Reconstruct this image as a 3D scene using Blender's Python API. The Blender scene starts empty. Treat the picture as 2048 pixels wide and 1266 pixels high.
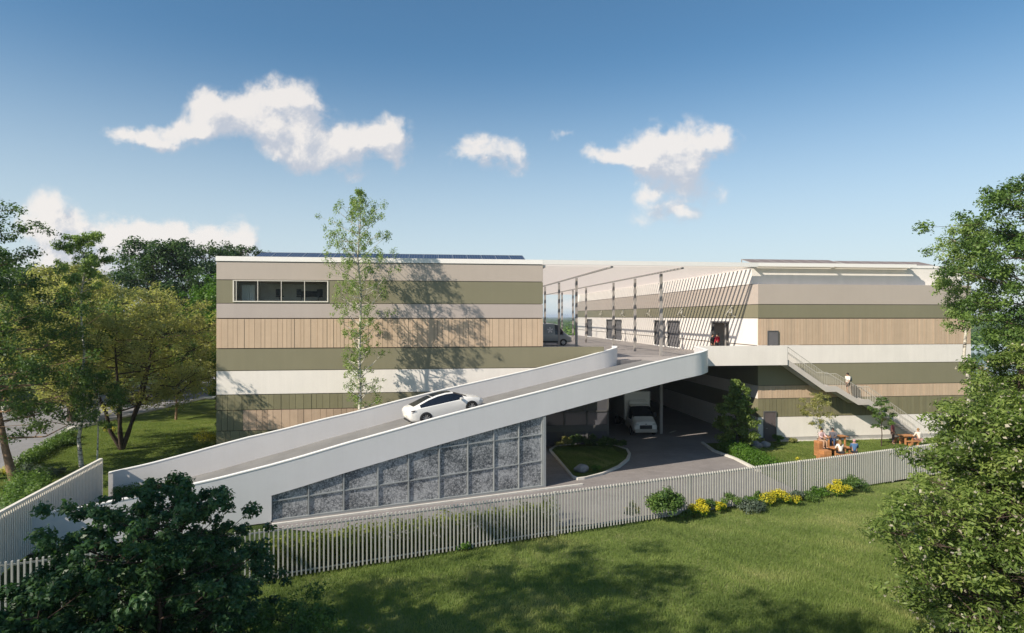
import bpy, bmesh, math, random
import numpy as np
from mathutils import Vector, Matrix
R = math.radians
S = bpy.context.scene
C = S.collection

# ------------------------------------------------------------------ camera, sky, sun, exposure
YAW = R(7.1)
cam = bpy.data.objects.new('camera', bpy.data.cameras.new('camera'))
C.objects.link(cam)
cam.location = (0, 0, 9.6)
cam.rotation_euler = (R(90), 0, -YAW)
cam.data.sensor_width = 36
cam.data.lens = 36 * 1252 / 2048
cam.data.clip_start = 0.1
cam.data.clip_end = 20000
S.camera = cam
S.view_settings.view_transform = 'Standard'
S.view_settings.look = 'None'
S.view_settings.exposure = 0.50
S.view_settings.gamma = 1
SUN = Vector((1.15, 0.70, -1.0)).normalized()          # the way the light travels
sl = bpy.data.lights.new('sun', 'SUN')
sl.energy = 4.5
sl.angle = R(0.5)
sl.color = (1.0, 0.90, 0.765)
so = bpy.data.objects.new('sun', sl)
C.objects.link(so)
so.rotation_euler = SUN.to_track_quat('-Z', 'Y').to_euler()
so.location = (-40, -30, 60)

W = bpy.data.worlds.new('World')
S.world = W
W.use_nodes = True


def node(nt, kind, ins=None, **props):
    n = nt.nodes.new(kind)
    for k, v in props.items():
        setattr(n, k, v)
    for k, v in (ins or {}).items():
        sk = n.inputs[k]
        if isinstance(v, bpy.types.NodeSocket):
            nt.links.new(v, sk)
        else:
            sk.default_value = v
    return n


def m2(nt, op, a, b=0.0, clamp=False):
    return node(nt, 'ShaderNodeMath', {0: a, 1: b}, operation=op, use_clamp=clamp).outputs[0]


def vm(nt, op, a, b=(0, 0, 0)):
    return node(nt, 'ShaderNodeVectorMath', {0: a, 1: b}, operation=op)


def cloud_group():
    g = bpy.data.node_groups.new('cloud_density', 'ShaderNodeTree')
    g.interface.new_socket('P', in_out='INPUT', socket_type='NodeSocketVector')
    g.interface.new_socket('Density', in_out='OUTPUT', socket_type='NodeSocketFloat')
    gi = g.nodes.new('NodeGroupInput')
    go = g.nodes.new('NodeGroupOutput')
    P = gi.outputs[0]
    wn = node(g, 'ShaderNodeTexNoise', {'Vector': P, 'Scale': 9.0, 'Detail': 5.0, 'Roughness': 0.6})
    off = vm(g, 'SUBTRACT', wn.outputs['Color'], (0.5, 0.5, 0.5)).outputs[0]
    off = node(g, 'ShaderNodeVectorMath', {0: off, 'Scale': 0.11}, operation='SCALE').outputs[0]
    Q = vm(g, 'ADD', P, off).outputs[0]
    blobs = [(255, 270, 48, 17, 1), (320, 262, 62, 22, 1), (400, 256, 55, 20, .95), (425, 205, 46, 36, 1), (480, 230, 66, 34, 1),
             (545, 215, 66, 46, 1.1), (585, 250, 66, 46, 1.1), (625, 290, 74, 34, .9), (700, 278, 66, 32, 1.05),
             (762, 245, 48, 36, 1), (785, 285, 44, 34, 1), (640, 318, 44, 16, .55), (715, 345, 22, 14, .5), (775, 318, 22, 18, .6),
             (940, 300, 34, 30, 1), (985, 318, 44, 30, .85), (1035, 322, 24, 30, .7),
             (1215, 300, 50, 15, .9), (1285, 302, 56, 24, 1), (1340, 295, 66, 42, 1.1), (1372, 330, 62, 36, 1), (1322, 378, 56, 26, .85),
             (1340, 430, 70, 22, .9), (1440, 288, 42, 30, .95), (1415, 392, 46, 18, .6), (1120, 264, 30, 12, .6), (1210, 384, 18, 10, .5),
             (95, 440, 46, 40, .95), (130, 480, 60, 40, 1), (245, 448, 60, 26, 1), (300, 478, 110, 34, 1.1), (400, 492, 100, 30, 1.1), (480, 480, 36, 40, 1),
             (40, 560, 130, 40, .9), (190, 540, 120, 40, .9), (1130, 606, 60, 16, .7), (1990, 300, 30, 8, .3), (1180, 560, 200, 12, .35)]
    acc = None
    for x, y, rx, ry, w in blobs:
        c = ((x - 1024) / 1252, (633.5 - y) / 1252, 0)
        d = vm(g, 'SUBTRACT', Q, c).outputs[0]
        d = vm(g, 'MULTIPLY', d, (1252 / rx / 1.08, 1252 / ry / 1.08, 0)).outputs[0]
        q = vm(g, 'DOT_PRODUCT', d, d).outputs['Value']
        q = m2(g, 'MULTIPLY', q, -1.0)
        e = m2(g, 'EXPONENT', q)
        e = m2(g, 'MULTIPLY', e, w * .88)
        acc = e if acc is None else m2(g, 'ADD', acc, e)
    acc = m2(g, 'MINIMUM', acc, 1.25)
    fn = node(g, 'ShaderNodeTexNoise', {'Vector': P, 'Scale': 17.0, 'Detail': 9.0, 'Roughness': 0.66, 'Distortion': 0.3})
    er = m2(g, 'MULTIPLY', m2(g, 'SUBTRACT', fn.outputs[0], 0.5), 2.1)
    er = m2(g, 'MULTIPLY', er, m2(g, 'MINIMUM', m2(g, 'MULTIPLY', acc, 2.6), 1.0))
    den = m2(g, 'ADD', acc, er)
    g.links.new(den, go.inputs[0])
    return g


def build_world():
    nt = W.node_tree
    nt.nodes.clear()
    out = nt.nodes.new('ShaderNodeOutputWorld')
    bg = nt.nodes.new('ShaderNodeBackground')
    sky = nt.nodes.new('ShaderNodeTexSky')
    sky.sky_type = 'NISHITA'
    sky.sun_disc = False
    sky.sun_elevation = math.asin(-SUN.z)
    sky.sun_rotation = math.atan2(-SUN.x, -SUN.y) % (2 * math.pi)
    sky.altitude = 100
    sky.air_density = 1.0
    sky.dust_density = 0.5
    sky.ozone_density = 3.0
    tc = nt.nodes.new('ShaderNodeTexCoord')
    d = tc.outputs['Generated']
    f = vm(nt, 'DOT_PRODUCT', d, (math.sin(YAW), math.cos(YAW), 0)).outputs['Value']
    r = vm(nt, 'DOT_PRODUCT', d, (math.cos(YAW), -math.sin(YAW), 0)).outputs['Value']
    u = vm(nt, 'DOT_PRODUCT', d, (0, 0, 1)).outputs['Value']
    front = m2(nt, 'GREATER_THAN', f, 0.1)
    f = m2(nt, 'MAXIMUM', f, 0.1)
    P = node(nt, 'ShaderNodeCombineXYZ', {0: m2(nt, 'DIVIDE', r, f), 1: m2(nt, 'DIVIDE', u, f), 2: 0.0}).outputs[0]
    g = cloud_group()
    a = nt.nodes.new('ShaderNodeGroup'); a.node_tree = g
    b = nt.nodes.new('ShaderNodeGroup'); b.node_tree = g
    nt.links.new(P, a.inputs[0])
    P2 = vm(nt, 'ADD', P, (-0.022, 0.026, 0)).outputs[0]
    nt.links.new(P2, b.inputs[0])
    al = node(nt, 'ShaderNodeMapRange', {0: a.outputs[0], 1: 0.16, 2: 1.05, 3: 0.0, 4: 1.0}, interpolation_type='SMOOTHSTEP').outputs[0]
    al = m2(nt, 'MULTIPLY', al, front)
    al = m2(nt, 'MULTIPLY', al, 0.90)
    df = m2(nt, 'SUBTRACT', a.outputs[0], b.outputs[0])
    sh = node(nt, 'ShaderNodeMapRange', {0: df, 1: -0.34, 2: 0.38, 3: 0.0, 4: 1.0}, interpolation_type='SMOOTHSTEP').outputs[0]
    cr = nt.nodes.new('ShaderNodeValToRGB')
    cr.color_ramp.elements[0].color = (3.3, 3.5, 3.95, 1)
    cr.color_ramp.elements[1].color = (5.5, 5.2, 4.95, 1)
    nt.links.new(sh, cr.inputs[0])
    mx = node(nt, 'ShaderNodeMix', {0: al}, data_type='RGBA')
    hs = node(nt, 'ShaderNodeHueSaturation', {'Hue': 0.490, 'Saturation': 1.14, 'Value': 0.75, 'Color': sky.outputs[0]})
    hz = node(nt, 'ShaderNodeMapRange', {0: u, 1: 0.0, 2: 0.40, 3: 0.82, 4: 0.0}, interpolation_type='SMOOTHSTEP').outputs[0]
    hm = node(nt, 'ShaderNodeMix', {0: hz, 7: (4.0, 4.55, 4.85, 1)}, data_type='RGBA')
    nt.links.new(hs.outputs[0], hm.inputs[6])
    nt.links.new(hm.outputs[2], mx.inputs[6])
    nt.links.new(cr.outputs[0], mx.inputs[7])
    nt.links.new(mx.outputs[2], bg.inputs['Color'])
    bg.inputs['Strength'].default_value = 0.12
    nt.links.new(bg.outputs[0], out.inputs[0])
    try:
        W.cycles.sampling_method = 'MANUAL'
        W.cycles.sample_map_resolution = 512
    except Exception:
        pass


build_world()

# ------------------------------------------------------------------ materials
def principled(name):
    m = bpy.data.materials.new(name)
    m.use_nodes = True
    nt = m.node_tree
    return m, nt, nt.nodes['Principled BSDF']


def mat(name, col, rough=0.55, spec=0.35, metal=0.0, var=0.06, vscale=1.5, bump=0.0, bscale=40.0, tint=0.0, streak=0.0, coat=0.0):
    m, nt, p = principled(name)
    tc = nt.nodes.new('ShaderNodeTexCoord')
    geo = nt.nodes.new('ShaderNodeNewGeometry')
    pos = geo.outputs['Position']
    n1 = node(nt, 'ShaderNodeTexNoise', {'Vector': pos, 'Scale': vscale, 'Detail': 6.0, 'Roughness': 0.65})
    f = node(nt, 'ShaderNodeMapRange', {0: n1.outputs[0], 1: 0.3, 2: 0.7, 3: 1 - var, 4: 1 + var}).outputs[0]
    if streak:
        mp = vm(nt, 'MULTIPLY', pos, (2.5, 2.5, 0.18)).outputs[0]
        n2 = node(nt, 'ShaderNodeTexNoise', {'Vector': mp, 'Scale': 1.0, 'Detail': 5.0, 'Roughness': 0.7})
        f = m2(nt, 'MULTIPLY', f, node(nt, 'ShaderNodeMapRange', {0: n2.outputs[0], 1: 0.35, 2: 0.75, 3: 1.0 + streak * .4, 4: 1 - streak}).outputs[0])
    if tint:
        at = node(nt, 'ShaderNodeAttribute', attribute_name='tint')
        f = m2(nt, 'MULTIPLY', f, node(nt, 'ShaderNodeMapRange', {0: at.outputs['Fac'], 1: 0.0, 2: 1.0, 3: 1 - tint, 4: 1 + tint}).outputs[0])
    v = node(nt, 'ShaderNodeVectorMath', {0: tuple(col), 'Scale': f}, operation='SCALE')
    nt.links.new(v.outputs[0], p.inputs['Base Color'])
    p.inputs['Roughness'].default_value = rough
    p.inputs['Specular IOR Level'].default_value = spec
    p.inputs['Metallic'].default_value = metal
    if coat:
        p.inputs['Coat Weight'].default_value = coat
        p.inputs['Coat Roughness'].default_value = 0.06
    if bump:
        nb = node(nt, 'ShaderNodeTexNoise', {'Vector': pos, 'Scale': bscale, 'Detail': 4.0})
        b = node(nt, 'ShaderNodeBump', {'Strength': bump, 'Distance': 0.02, 'Height': nb.outputs[0]})
        nt.links.new(b.outputs[0], p.inputs['Normal'])
    return m


def leaf_mat(name, c0, c1, c2, trans=0.35, rough=0.5):
    m, nt, p = principled(name)
    at = node(nt, 'ShaderNodeAttribute', attribute_name='tint')
    cr = nt.nodes.new('ShaderNodeValToRGB')
    e = cr.color_ramp.elements
    e[0].color = (*c0, 1)
    e[1].color = (*c2, 1)
    k = e.new(0.5); k.color = (*c1, 1)
    nt.links.new(at.outputs['Fac'], cr.inputs[0])
    nt.links.new(cr.outputs[0], p.inputs['Base Color'])
    p.inputs['Roughness'].default_value = rough
    p.inputs['Specular IOR Level'].default_value = 0.3
    tr = nt.nodes.new('ShaderNodeBsdfTranslucent')
    br = vm(nt, 'MULTIPLY', cr.outputs[0], (1.5, 1.6, 0.8)).outputs[0]
    nt.links.new(br, tr.inputs[0])
    mx = node(nt, 'ShaderNodeMixShader', {0: trans, 1: p.outputs[0], 2: tr.outputs[0]})
    nt.links.new(mx.outputs[0], nt.nodes['Material Output'].inputs[0])
    return m


def grass_mat(name, cols, scale=0.35):
    m, nt, p = principled(name)
    pos = nt.nodes.new('ShaderNodeNewGeometry').outputs['Position']
    n1 = node(nt, 'ShaderNodeTexNoise', {'Vector': pos, 'Scale': scale, 'Detail': 8.0, 'Roughness': 0.7})
    n2 = node(nt, 'ShaderNodeTexNoise', {'Vector': pos, 'Scale': 9.0, 'Detail': 6.0, 'Roughness': 0.75})
    f = m2(nt, 'ADD', m2(nt, 'MULTIPLY', n1.outputs[0], 0.55), m2(nt, 'MULTIPLY', n2.outputs[0], 0.45))
    cr = nt.nodes.new('ShaderNodeValToRGB')
    e = cr.color_ramp.elements
    e[0].position, e[1].position = 0.36, 0.64
    e[0].color, e[1].color = (*cols[0], 1), (*cols[2], 1)
    k = e.new(0.5); k.color = (*cols[1], 1)
    nt.links.new(f, cr.inputs[0])
    nt.links.new(cr.outputs[0], p.inputs['Base Color'])
    p.inputs['Roughness'].default_value = 0.9
    p.inputs['Specular IOR Level'].default_value = 0.1
    nb = node(nt, 'ShaderNodeTexNoise', {'Vector': pos, 'Scale': 14.0, 'Detail': 8.0, 'Roughness': 0.8})
    b = node(nt, 'ShaderNodeBump', {'Strength': 0.9, 'Distance': 0.08, 'Height': nb.outputs[0]})
    nt.links.new(b.outputs[0], p.inputs['Normal'])
    return m


def asphalt_mat(name, col, pave=0.0):
    m, nt, p = principled(name)
    pos = nt.nodes.new('ShaderNodeNewGeometry').outputs['Position']
    n1 = node(nt, 'ShaderNodeTexNoise', {'Vector': pos, 'Scale': 0.6, 'Detail': 8.0, 'Roughness': 0.7})
    n2 = node(nt, 'ShaderNodeTexNoise', {'Vector': pos, 'Scale': 60.0, 'Detail': 3.0, 'Roughness': 0.6})
    f = m2(nt, 'ADD', node(nt, 'ShaderNodeMapRange', {0: n1.outputs[0], 1: 0.3, 2: 0.7, 3: 0.82, 4: 1.12}).outputs[0],
           node(nt, 'ShaderNodeMapRange', {0: n2.outputs[0], 1: 0.3, 2: 0.7, 3: -0.14, 4: 0.14}).outputs[0])
    if pave:
        bt = node(nt, 'ShaderNodeTexBrick', {'Vector': pos, 'Scale': 1.0, 'Mortar Size': 0.012, 'Brick Width': 0.6, 'Row Height': 0.3,
                  'Color1': (1.08, 1.08, 1.08, 1), 'Color2': (0.88, 0.88, 0.88, 1), 'Mortar': (0.62, 0.62, 0.62, 1)})
        f = m2(nt, 'MULTIPLY', f, m2(nt, 'ADD', 1 - pave, m2(nt, 'MULTIPLY', bt.outputs[0], pave)))
    v = node(nt, 'ShaderNodeVectorMath', {0: tuple(col), 'Scale': f}, operation='SCALE')
    nt.links.new(v.outputs[0], p.inputs['Base Color'])
    p.inputs['Roughness'].default_value = 0.82
    b = node(nt, 'ShaderNodeBump', {'Strength': 0.4, 'Distance': 0.01, 'Height': n2.outputs[0]})
    nt.links.new(b.outputs[0], p.inputs['Normal'])
    return m


def glass_mat(name, tintc=(0.02, 0.025, 0.03), clear=0.0, rough=0.04):
    m, nt, p = principled(name)
    pos = nt.nodes.new('ShaderNodeNewGeometry').outputs['Position']
    n1 = node(nt, 'ShaderNodeTexNoise', {'Vector': pos, 'Scale': 0.7, 'Detail': 2.0})
    b = node(nt, 'ShaderNodeBump', {'Strength': 0.06, 'Distance': 0.02, 'Height': n1.outputs[0]})
    v = node(nt, 'ShaderNodeVectorMath', {0: tuple(tintc), 'Scale': node(nt, 'ShaderNodeMapRange', {0: n1.outputs[0], 3: 0.8, 4: 1.2}).outputs[0]}, operation='SCALE')
    nt.links.new(v.outputs[0], p.inputs['Base Color'])
    nt.links.new(b.outputs[0], p.inputs['Normal'])
    p.inputs['Roughness'].default_value = rough
    p.inputs['Specular IOR Level'].default_value = 0.6
    if clear:
        tr = nt.nodes.new('ShaderNodeBsdfTransparent')
        tr.inputs[0].default_value = (0.86, 0.9, 0.9, 1)
        lw = node(nt, 'ShaderNodeLayerWeight', {'Blend': 0.35})
        fac = m2(nt, 'MULTIPLY', m2(nt, 'SUBTRACT', 1.0, m2(nt, 'POWER', lw.outputs['Facing'], 3.0)), clear)
        mx = node(nt, 'ShaderNodeMixShader', {0: fac, 1: p.outputs[0], 2: tr.outputs[0]})
        nt.links.new(mx.outputs[0], nt.nodes['Material Output'].inputs[0])
    return m


def frit_mat(name):
    m, nt, p = principled(name)
    pos = nt.nodes.new('ShaderNodeNewGeometry').outputs['Position']
    n1 = node(nt, 'ShaderNodeTexVoronoi', {'Vector': pos, 'Scale': 9.5, 'Randomness': 1.0}, feature='DISTANCE_TO_EDGE')
    n2 = node(nt, 'ShaderNodeTexNoise', {'Vector': pos, 'Scale': 7.0, 'Detail': 6.0, 'Roughness': 0.75})
    n3 = node(nt, 'ShaderNodeTexNoise', {'Vector': pos, 'Scale': 0.7, 'Detail': 3.0, 'Roughness': 0.5})
    s = m2(nt, 'ADD', m2(nt, 'MULTIPLY', n2.outputs[0], 1.1), m2(nt, 'MULTIPLY', n1.outputs['Distance'], 0.55))
    s = m2(nt, 'ADD', s, m2(nt, 'MULTIPLY', m2(nt, 'SUBTRACT', n3.outputs[0], 0.5), 0.7))
    f = node(nt, 'ShaderNodeMapRange', {0: s, 1: 0.46, 2: 0.82, 3: 0.0, 4: 1.0}).outputs[0]
    cr = nt.nodes.new('ShaderNodeValToRGB')
    cr.color_ramp.elements[0].color = (0.085, 0.096, 0.108, 1)
    cr.color_ramp.elements[1].color = (0.50, 0.51, 0.52, 1)
    nt.links.new(f, cr.inputs[0])
    nt.links.new(cr.outputs[0], p.inputs['Base Color'])
    p.inputs['Roughness'].default_value = 0.16
    p.inputs['Specular IOR Level'].default_value = 0.55
    return m


M = {}
M['white'] = mat('white_render', (0.78, 0.735, 0.68), 0.6, 0.25, var=0.03, vscale=0.8, streak=0.05)
M['fascia'] = mat('white_fascia', (0.86, 0.83, 0.79), 0.5, 0.3, var=0.02)
M['taupe'] = mat('taupe_metal', (0.465, 0.40, 0.345), 0.42, 0.4, var=0.035, vscale=0.25, streak=0.03)
M['taupe_r'] = M['taupe']
M['olive'] = mat('olive_metal', (0.225, 0.208, 0.136), 0.42, 0.4, var=0.05, vscale=0.25, streak=0.04)
M['lilac'] = mat('lilac_grey_metal', (0.455, 0.395, 0.36), 0.42, 0.4, var=0.03, vscale=0.25, streak=0.03)
M['tan'] = mat('tan_planks', (0.54, 0.408, 0.29), 0.6, 0.25, var=0.04, vscale=2.0, tint=0.06, streak=0.08)
M['olive_plank'] = mat('olive_planks', (0.20, 0.185, 0.11), 0.55, 0.3, var=0.05, vscale=2.0, tint=0.08, streak=0.06)
M['brown_plank'] = mat('brown_planks', (0.42, 0.31, 0.225), 0.6, 0.25, var=0.06, vscale=2.0, tint=0.2, streak=0.1)
M['gap'] = mat('dark_joint', (0.10, 0.085, 0.07), 0.8, 0.1)
M['ramp'] = mat('ramp_panels', (0.76, 0.75, 0.75), 0.32, 0.45, var=0.03, vscale=0.35, streak=0.03)
M['ramp_in'] = mat('ramp_inner_concrete', (0.74, 0.71, 0.685), 0.6, 0.3, var=0.03, vscale=0.5, streak=0.03)
M['rampcap'] = mat('ramp_coping', (0.84, 0.83, 0.80), 0.45, 0.3, var=0.02)
M['ramproad'] = asphalt_mat('ramp_asphalt', (0.20, 0.195, 0.185))
M['asphalt'] = asphalt_mat('yard_asphalt', (0.25, 0.228, 0.22), pave=0.5)
M['deck'] = asphalt_mat('deck_paving', (0.37, 0.335, 0.31), pave=0.6)
M['roadm'] = asphalt_mat('road_asphalt', (0.24, 0.235, 0.24))
M['kerb'] = mat('kerb_concrete', (0.62, 0.60, 0.55), 0.8, 0.2, var=0.1, vscale=4)
M['concrete'] = mat('grey_concrete', (0.36, 0.35, 0.33), 0.8, 0.2, var=0.1, vscale=1.0, bump=0.2)
M['steel'] = mat('painted_steel', (0.33, 0.31, 0.29), 0.45, 0.4, var=0.06, vscale=3)
M['steel_dark'] = mat('dark_steel', (0.11, 0.105, 0.10), 0.45, 0.4, var=0.1)
M['stairm'] = mat('stair_steel', (0.52, 0.48, 0.44), 0.5, 0.35, var=0.05)
M['railm'] = mat('rail_steel', (0.50, 0.48, 0.42), 0.5, 0.35, var=0.05)
M['fencem'] = mat('fence_paint', (0.50, 0.49, 0.45), 0.5, 0.35, var=0.06, vscale=3)
M['gatem'] = mat('gate_paint', (0.82, 0.77, 0.67), 0.5, 0.35, var=0.05, vscale=3)
M['louver'] = mat('louver_paint', (0.78, 0.72, 0.685), 0.5, 0.3, var=0.02)
M['bounce_soffit'] = mat('bounce_soffit_paint', (0.80, 0.74, 0.70), 0.5, 0.3, var=0.02)  # bright white for the added light-bouncing sheet below the deck
M['door'] = mat('grey_door', (0.145, 0.14, 0.145), 0.5, 0.35, var=0.08)
M['doorframe'] = mat('door_frame', (0.10, 0.10, 0.10), 0.5, 0.35)
M['brown_door'] = mat('brown_grey_door', (0.115, 0.095, 0.095), 0.5, 0.35, var=0.08)
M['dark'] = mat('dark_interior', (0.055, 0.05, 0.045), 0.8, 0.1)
M['roomwall'] = mat('room_wall', (0.76, 0.69, 0.62), 0.8, 0.15, var=0.1, vscale=2)
M['roomceil'] = mat('room_ceiling', (0.34, 0.27, 0.23), 0.7, 0.2)
M['roomfloor'] = mat('room_floor', (0.74, 0.66, 0.56), 0.6, 0.3)
M['winframe'] = mat('window_frame', (0.70, 0.66, 0.58), 0.45, 0.35)
M['pane'] = glass_mat('clear_pane', clear=0.9)
M['darkglass'] = glass_mat('dark_glass', (0.02, 0.022, 0.025))
M['shopglass'] = glass_mat('shop_glass', (0.10, 0.10, 0.115), rough=0.08)
M['carglass'] = glass_mat('car_glass', (0.012, 0.016, 0.024), rough=0.03)
M['frit'] = frit_mat('fritted_glass')
M['mullion'] = mat('mullion_alu', (0.33, 0.35, 0.35), 0.4, 0.4)
M['pv'] = None
M['wood'] = mat('orange_wood', (0.44, 0.205, 0.085), 0.55, 0.3, var=0.18, vscale=5, tint=0.2)
M['carwhite'] = mat('car_white_paint', (0.80, 0.78, 0.74), 0.25, 0.5, var=0.01, coat=0.7)
M['truckwhite'] = mat('truck_white_paint', (0.80, 0.78, 0.74), 0.35, 0.5, var=0.03, coat=0.4)
M['vangrey'] = mat('van_grey_paint', (0.26, 0.29, 0.29), 0.35, 0.5, var=0.03, coat=0.4)
M['silver'] = mat('silver_paint', (0.50, 0.47, 0.43), 0.3, 0.5, metal=0.4, coat=0.5)
M['rubber'] = mat('tyre_rubber', (0.025, 0.025, 0.025), 0.85, 0.2)
M['rim'] = mat('alloy_rim', (0.45, 0.45, 0.45), 0.35, 0.5, metal=0.7)
M['plastic'] = mat('black_plastic', (0.03, 0.03, 0.032), 0.55, 0.35)
M['taillight'] = mat('smoked_tail_lamp', (0.035, 0.008, 0.01), 0.15, 0.5, coat=0.5)
M['headlight'] = mat('head_lamp', (0.6, 0.6, 0.58), 0.12, 0.6, coat=0.8)
M['logo'] = mat('white_decal', (0.75, 0.76, 0.76), 0.5, 0.3)
M['water'] = glass_mat('lake_water', (0.02, 0.06, 0.09), rough=0.08)
M['bark'] = mat('dark_bark', (0.075, 0.055, 0.042), 0.9, 0.1, var=0.3, vscale=6, bump=0.6, bscale=18)
M['bark_warm'] = mat('warm_bark', (0.24, 0.16, 0.105), 0.9, 0.1, var=0.3, vscale=6, bump=0.6, bscale=18)
M['rock'] = mat('grey_boulder', (0.30, 0.29, 0.29), 0.9, 0.15, var=0.25, vscale=5, bump=0.6, bscale=8)


def birch_bark():
    m, nt, p = principled('birch_bark')
    pos = nt.nodes.new('ShaderNodeNewGeometry').outputs['Position']
    mp = vm(nt, 'MULTIPLY', pos, (3, 3, 9)).outputs[0]
    n = node(nt, 'ShaderNodeTexNoise', {'Vector': mp, 'Scale': 1.2, 'Detail': 5.0, 'Roughness': 0.7})
    cr = nt.nodes.new('ShaderNodeValToRGB')
    e = cr.color_ramp.elements
    e[0].position, e[1].position = 0.40, 0.52
    e[0].color, e[1].color = (0.07, 0.06, 0.05, 1), (0.62, 0.58, 0.50, 1)
    nt.links.new(n.outputs[0], cr.inputs[0])
    nt.links.new(cr.outputs[0], p.inputs['Base Color'])
    p.inputs['Roughness'].default_value = 0.8
    return m


def pv_mat(name, c, line, rough=.2):
    m, nt, p = principled(name)
    tc = nt.nodes.new('ShaderNodeTexCoord')
    bt = node(nt, 'ShaderNodeTexBrick', {'Vector': tc.outputs['Object'], 'Scale': 1.0, 'Mortar Size': 0.018, 'Brick Width': 0.19, 'Row Height': 0.19,
              'Color1': (*c, 1), 'Color2': (c[0] * .8, c[1] * .8, c[2] * .9, 1), 'Mortar': (*line, 1)}, offset=0.0)
    nt.links.new(bt.outputs[0], p.inputs['Base Color'])
    p.inputs['Roughness'].default_value = rough
    p.inputs['Specular IOR Level'].default_value = 0.3 if rough < .4 else .15
    return m


M['birch'] = birch_bark()
M['pv'] = pv_mat('solar_cells', (0.016, 0.018, 0.042), (0.10, 0.11, 0.15))
M['pv_sheen'] = pv_mat('reflection_tinted_cells', (0.21, 0.165, 0.145), (0.30, 0.25, 0.22), .55)  # pale reflection on the right hand panels put into the cell colour

LF = {
    'dark': leaf_mat('leaf_dark', (0.020, 0.048, 0.018), (0.051, 0.101, 0.027), (0.098, 0.165, 0.040), 0.25),
    'deep': leaf_mat('leaf_deep', (0.034, 0.066, 0.022), (0.080, 0.140, 0.040), (0.165, 0.23, 0.068), 0.42),
    'mid': leaf_mat('leaf_mid', (0.046, 0.096, 0.024), (0.097, 0.170, 0.038), (0.192, 0.278, 0.062), 0.3),
    'olive': leaf_mat('leaf_olive', (0.15, 0.165, 0.062), (0.33, 0.33, 0.135), (0.50, 0.46, 0.21), 0.55),
    'birch': leaf_mat('leaf_birch', (0.108, 0.165, 0.042), (0.204, 0.294, 0.087), (0.351, 0.429, 0.147), 0.35),
    'bright': leaf_mat('leaf_bright', (0.04, 0.10, 0.012), (0.085, 0.18, 0.020), (0.14, 0.25, 0.035), 0.35),
    'hedge': leaf_mat('leaf_hedge', (0.07, 0.10, 0.016), (0.16, 0.20, 0.032), (0.28, 0.30, 0.06), 0.35),
    'yellow': leaf_mat('leaf_yellow', (0.30, 0.26, 0.015), (0.58, 0.50, 0.03), (0.74, 0.66, 0.06), 0.3),
    'acacia': leaf_mat('leaf_acacia', (0.055, 0.095, 0.022), (0.16, 0.23, 0.052), (0.33, 0.39, 0.11), 0.36),
    'bush': leaf_mat('leaf_bush', (0.026, 0.062, 0.028), (0.058, 0.125, 0.052), (0.12, 0.20, 0.08), 0.38, 0.4),
    'blossom': leaf_mat('blossom_white', (0.30, 0.27, 0.20), (0.46, 0.42, 0.33), (0.60, 0.55, 0.45), 0.3),
    'grey': leaf_mat('leaf_grey_green', (0.060, 0.090, 0.060), (0.108, 0.144, 0.102), (0.168, 0.204, 0.156), 0.25),
    'grass': leaf_mat('grass_blade', (0.075, 0.12, 0.028), (0.18, 0.245, 0.06), (0.40, 0.39, 0.17), 0.3, 0.7),
}
M['lawn'] = grass_mat('lawn_turf', ((0.09, 0.13, 0.036), (0.175, 0.225, 0.064), (0.31, 0.305, 0.135)))
M['lawn2'] = grass_mat('garden_turf', ((0.055, 0.085, 0.014), (0.098, 0.138, 0.024), (0.155, 0.17, 0.045)), 0.8)
M['land'] = grass_mat('far_land', ((0.03, 0.05, 0.015), (0.055, 0.085, 0.02), (0.11, 0.12, 0.04)), 0.01)

# ------------------------------------------------------------------ mesh helpers
def link(name, me, mats, parent=None, world=True):
    o = bpy.data.objects.new(name, me)
    C.objects.link(o)
    for m in mats:
        me.materials.append(m)
    if parent is not None:
        o.parent = parent
        if world:
            off, q = Vector((0, 0, 0)), parent
            while q is not None:
                off += Vector(q.location); q = q.parent
            me.transform(Matrix.Translation(-off))
    return o


def tag(o, label=None, cat=None, group=None, kind=None):
    if label: o['label'] = label
    if cat: o['category'] = cat
    if group: o['group'] = group
    if kind: o['kind'] = kind
    return o


def thing(name, label, cat, loc=(0, 0, 0), rz=0.0, group=None, kind=None):
    o = bpy.data.objects.new(name, None)
    o.empty_display_size = 0.3
    C.objects.link(o)
    o.location = loc
    o.rotation_euler = (0, 0, rz)
    return tag(o, label, cat, group, kind)


def copy_tree(o, parent=None):
    c = o.copy()
    C.objects.link(c)
    if parent is not None:
        c.parent = parent
    for ch in list(o.children):
        copy_tree(ch, c)
    return c


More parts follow.
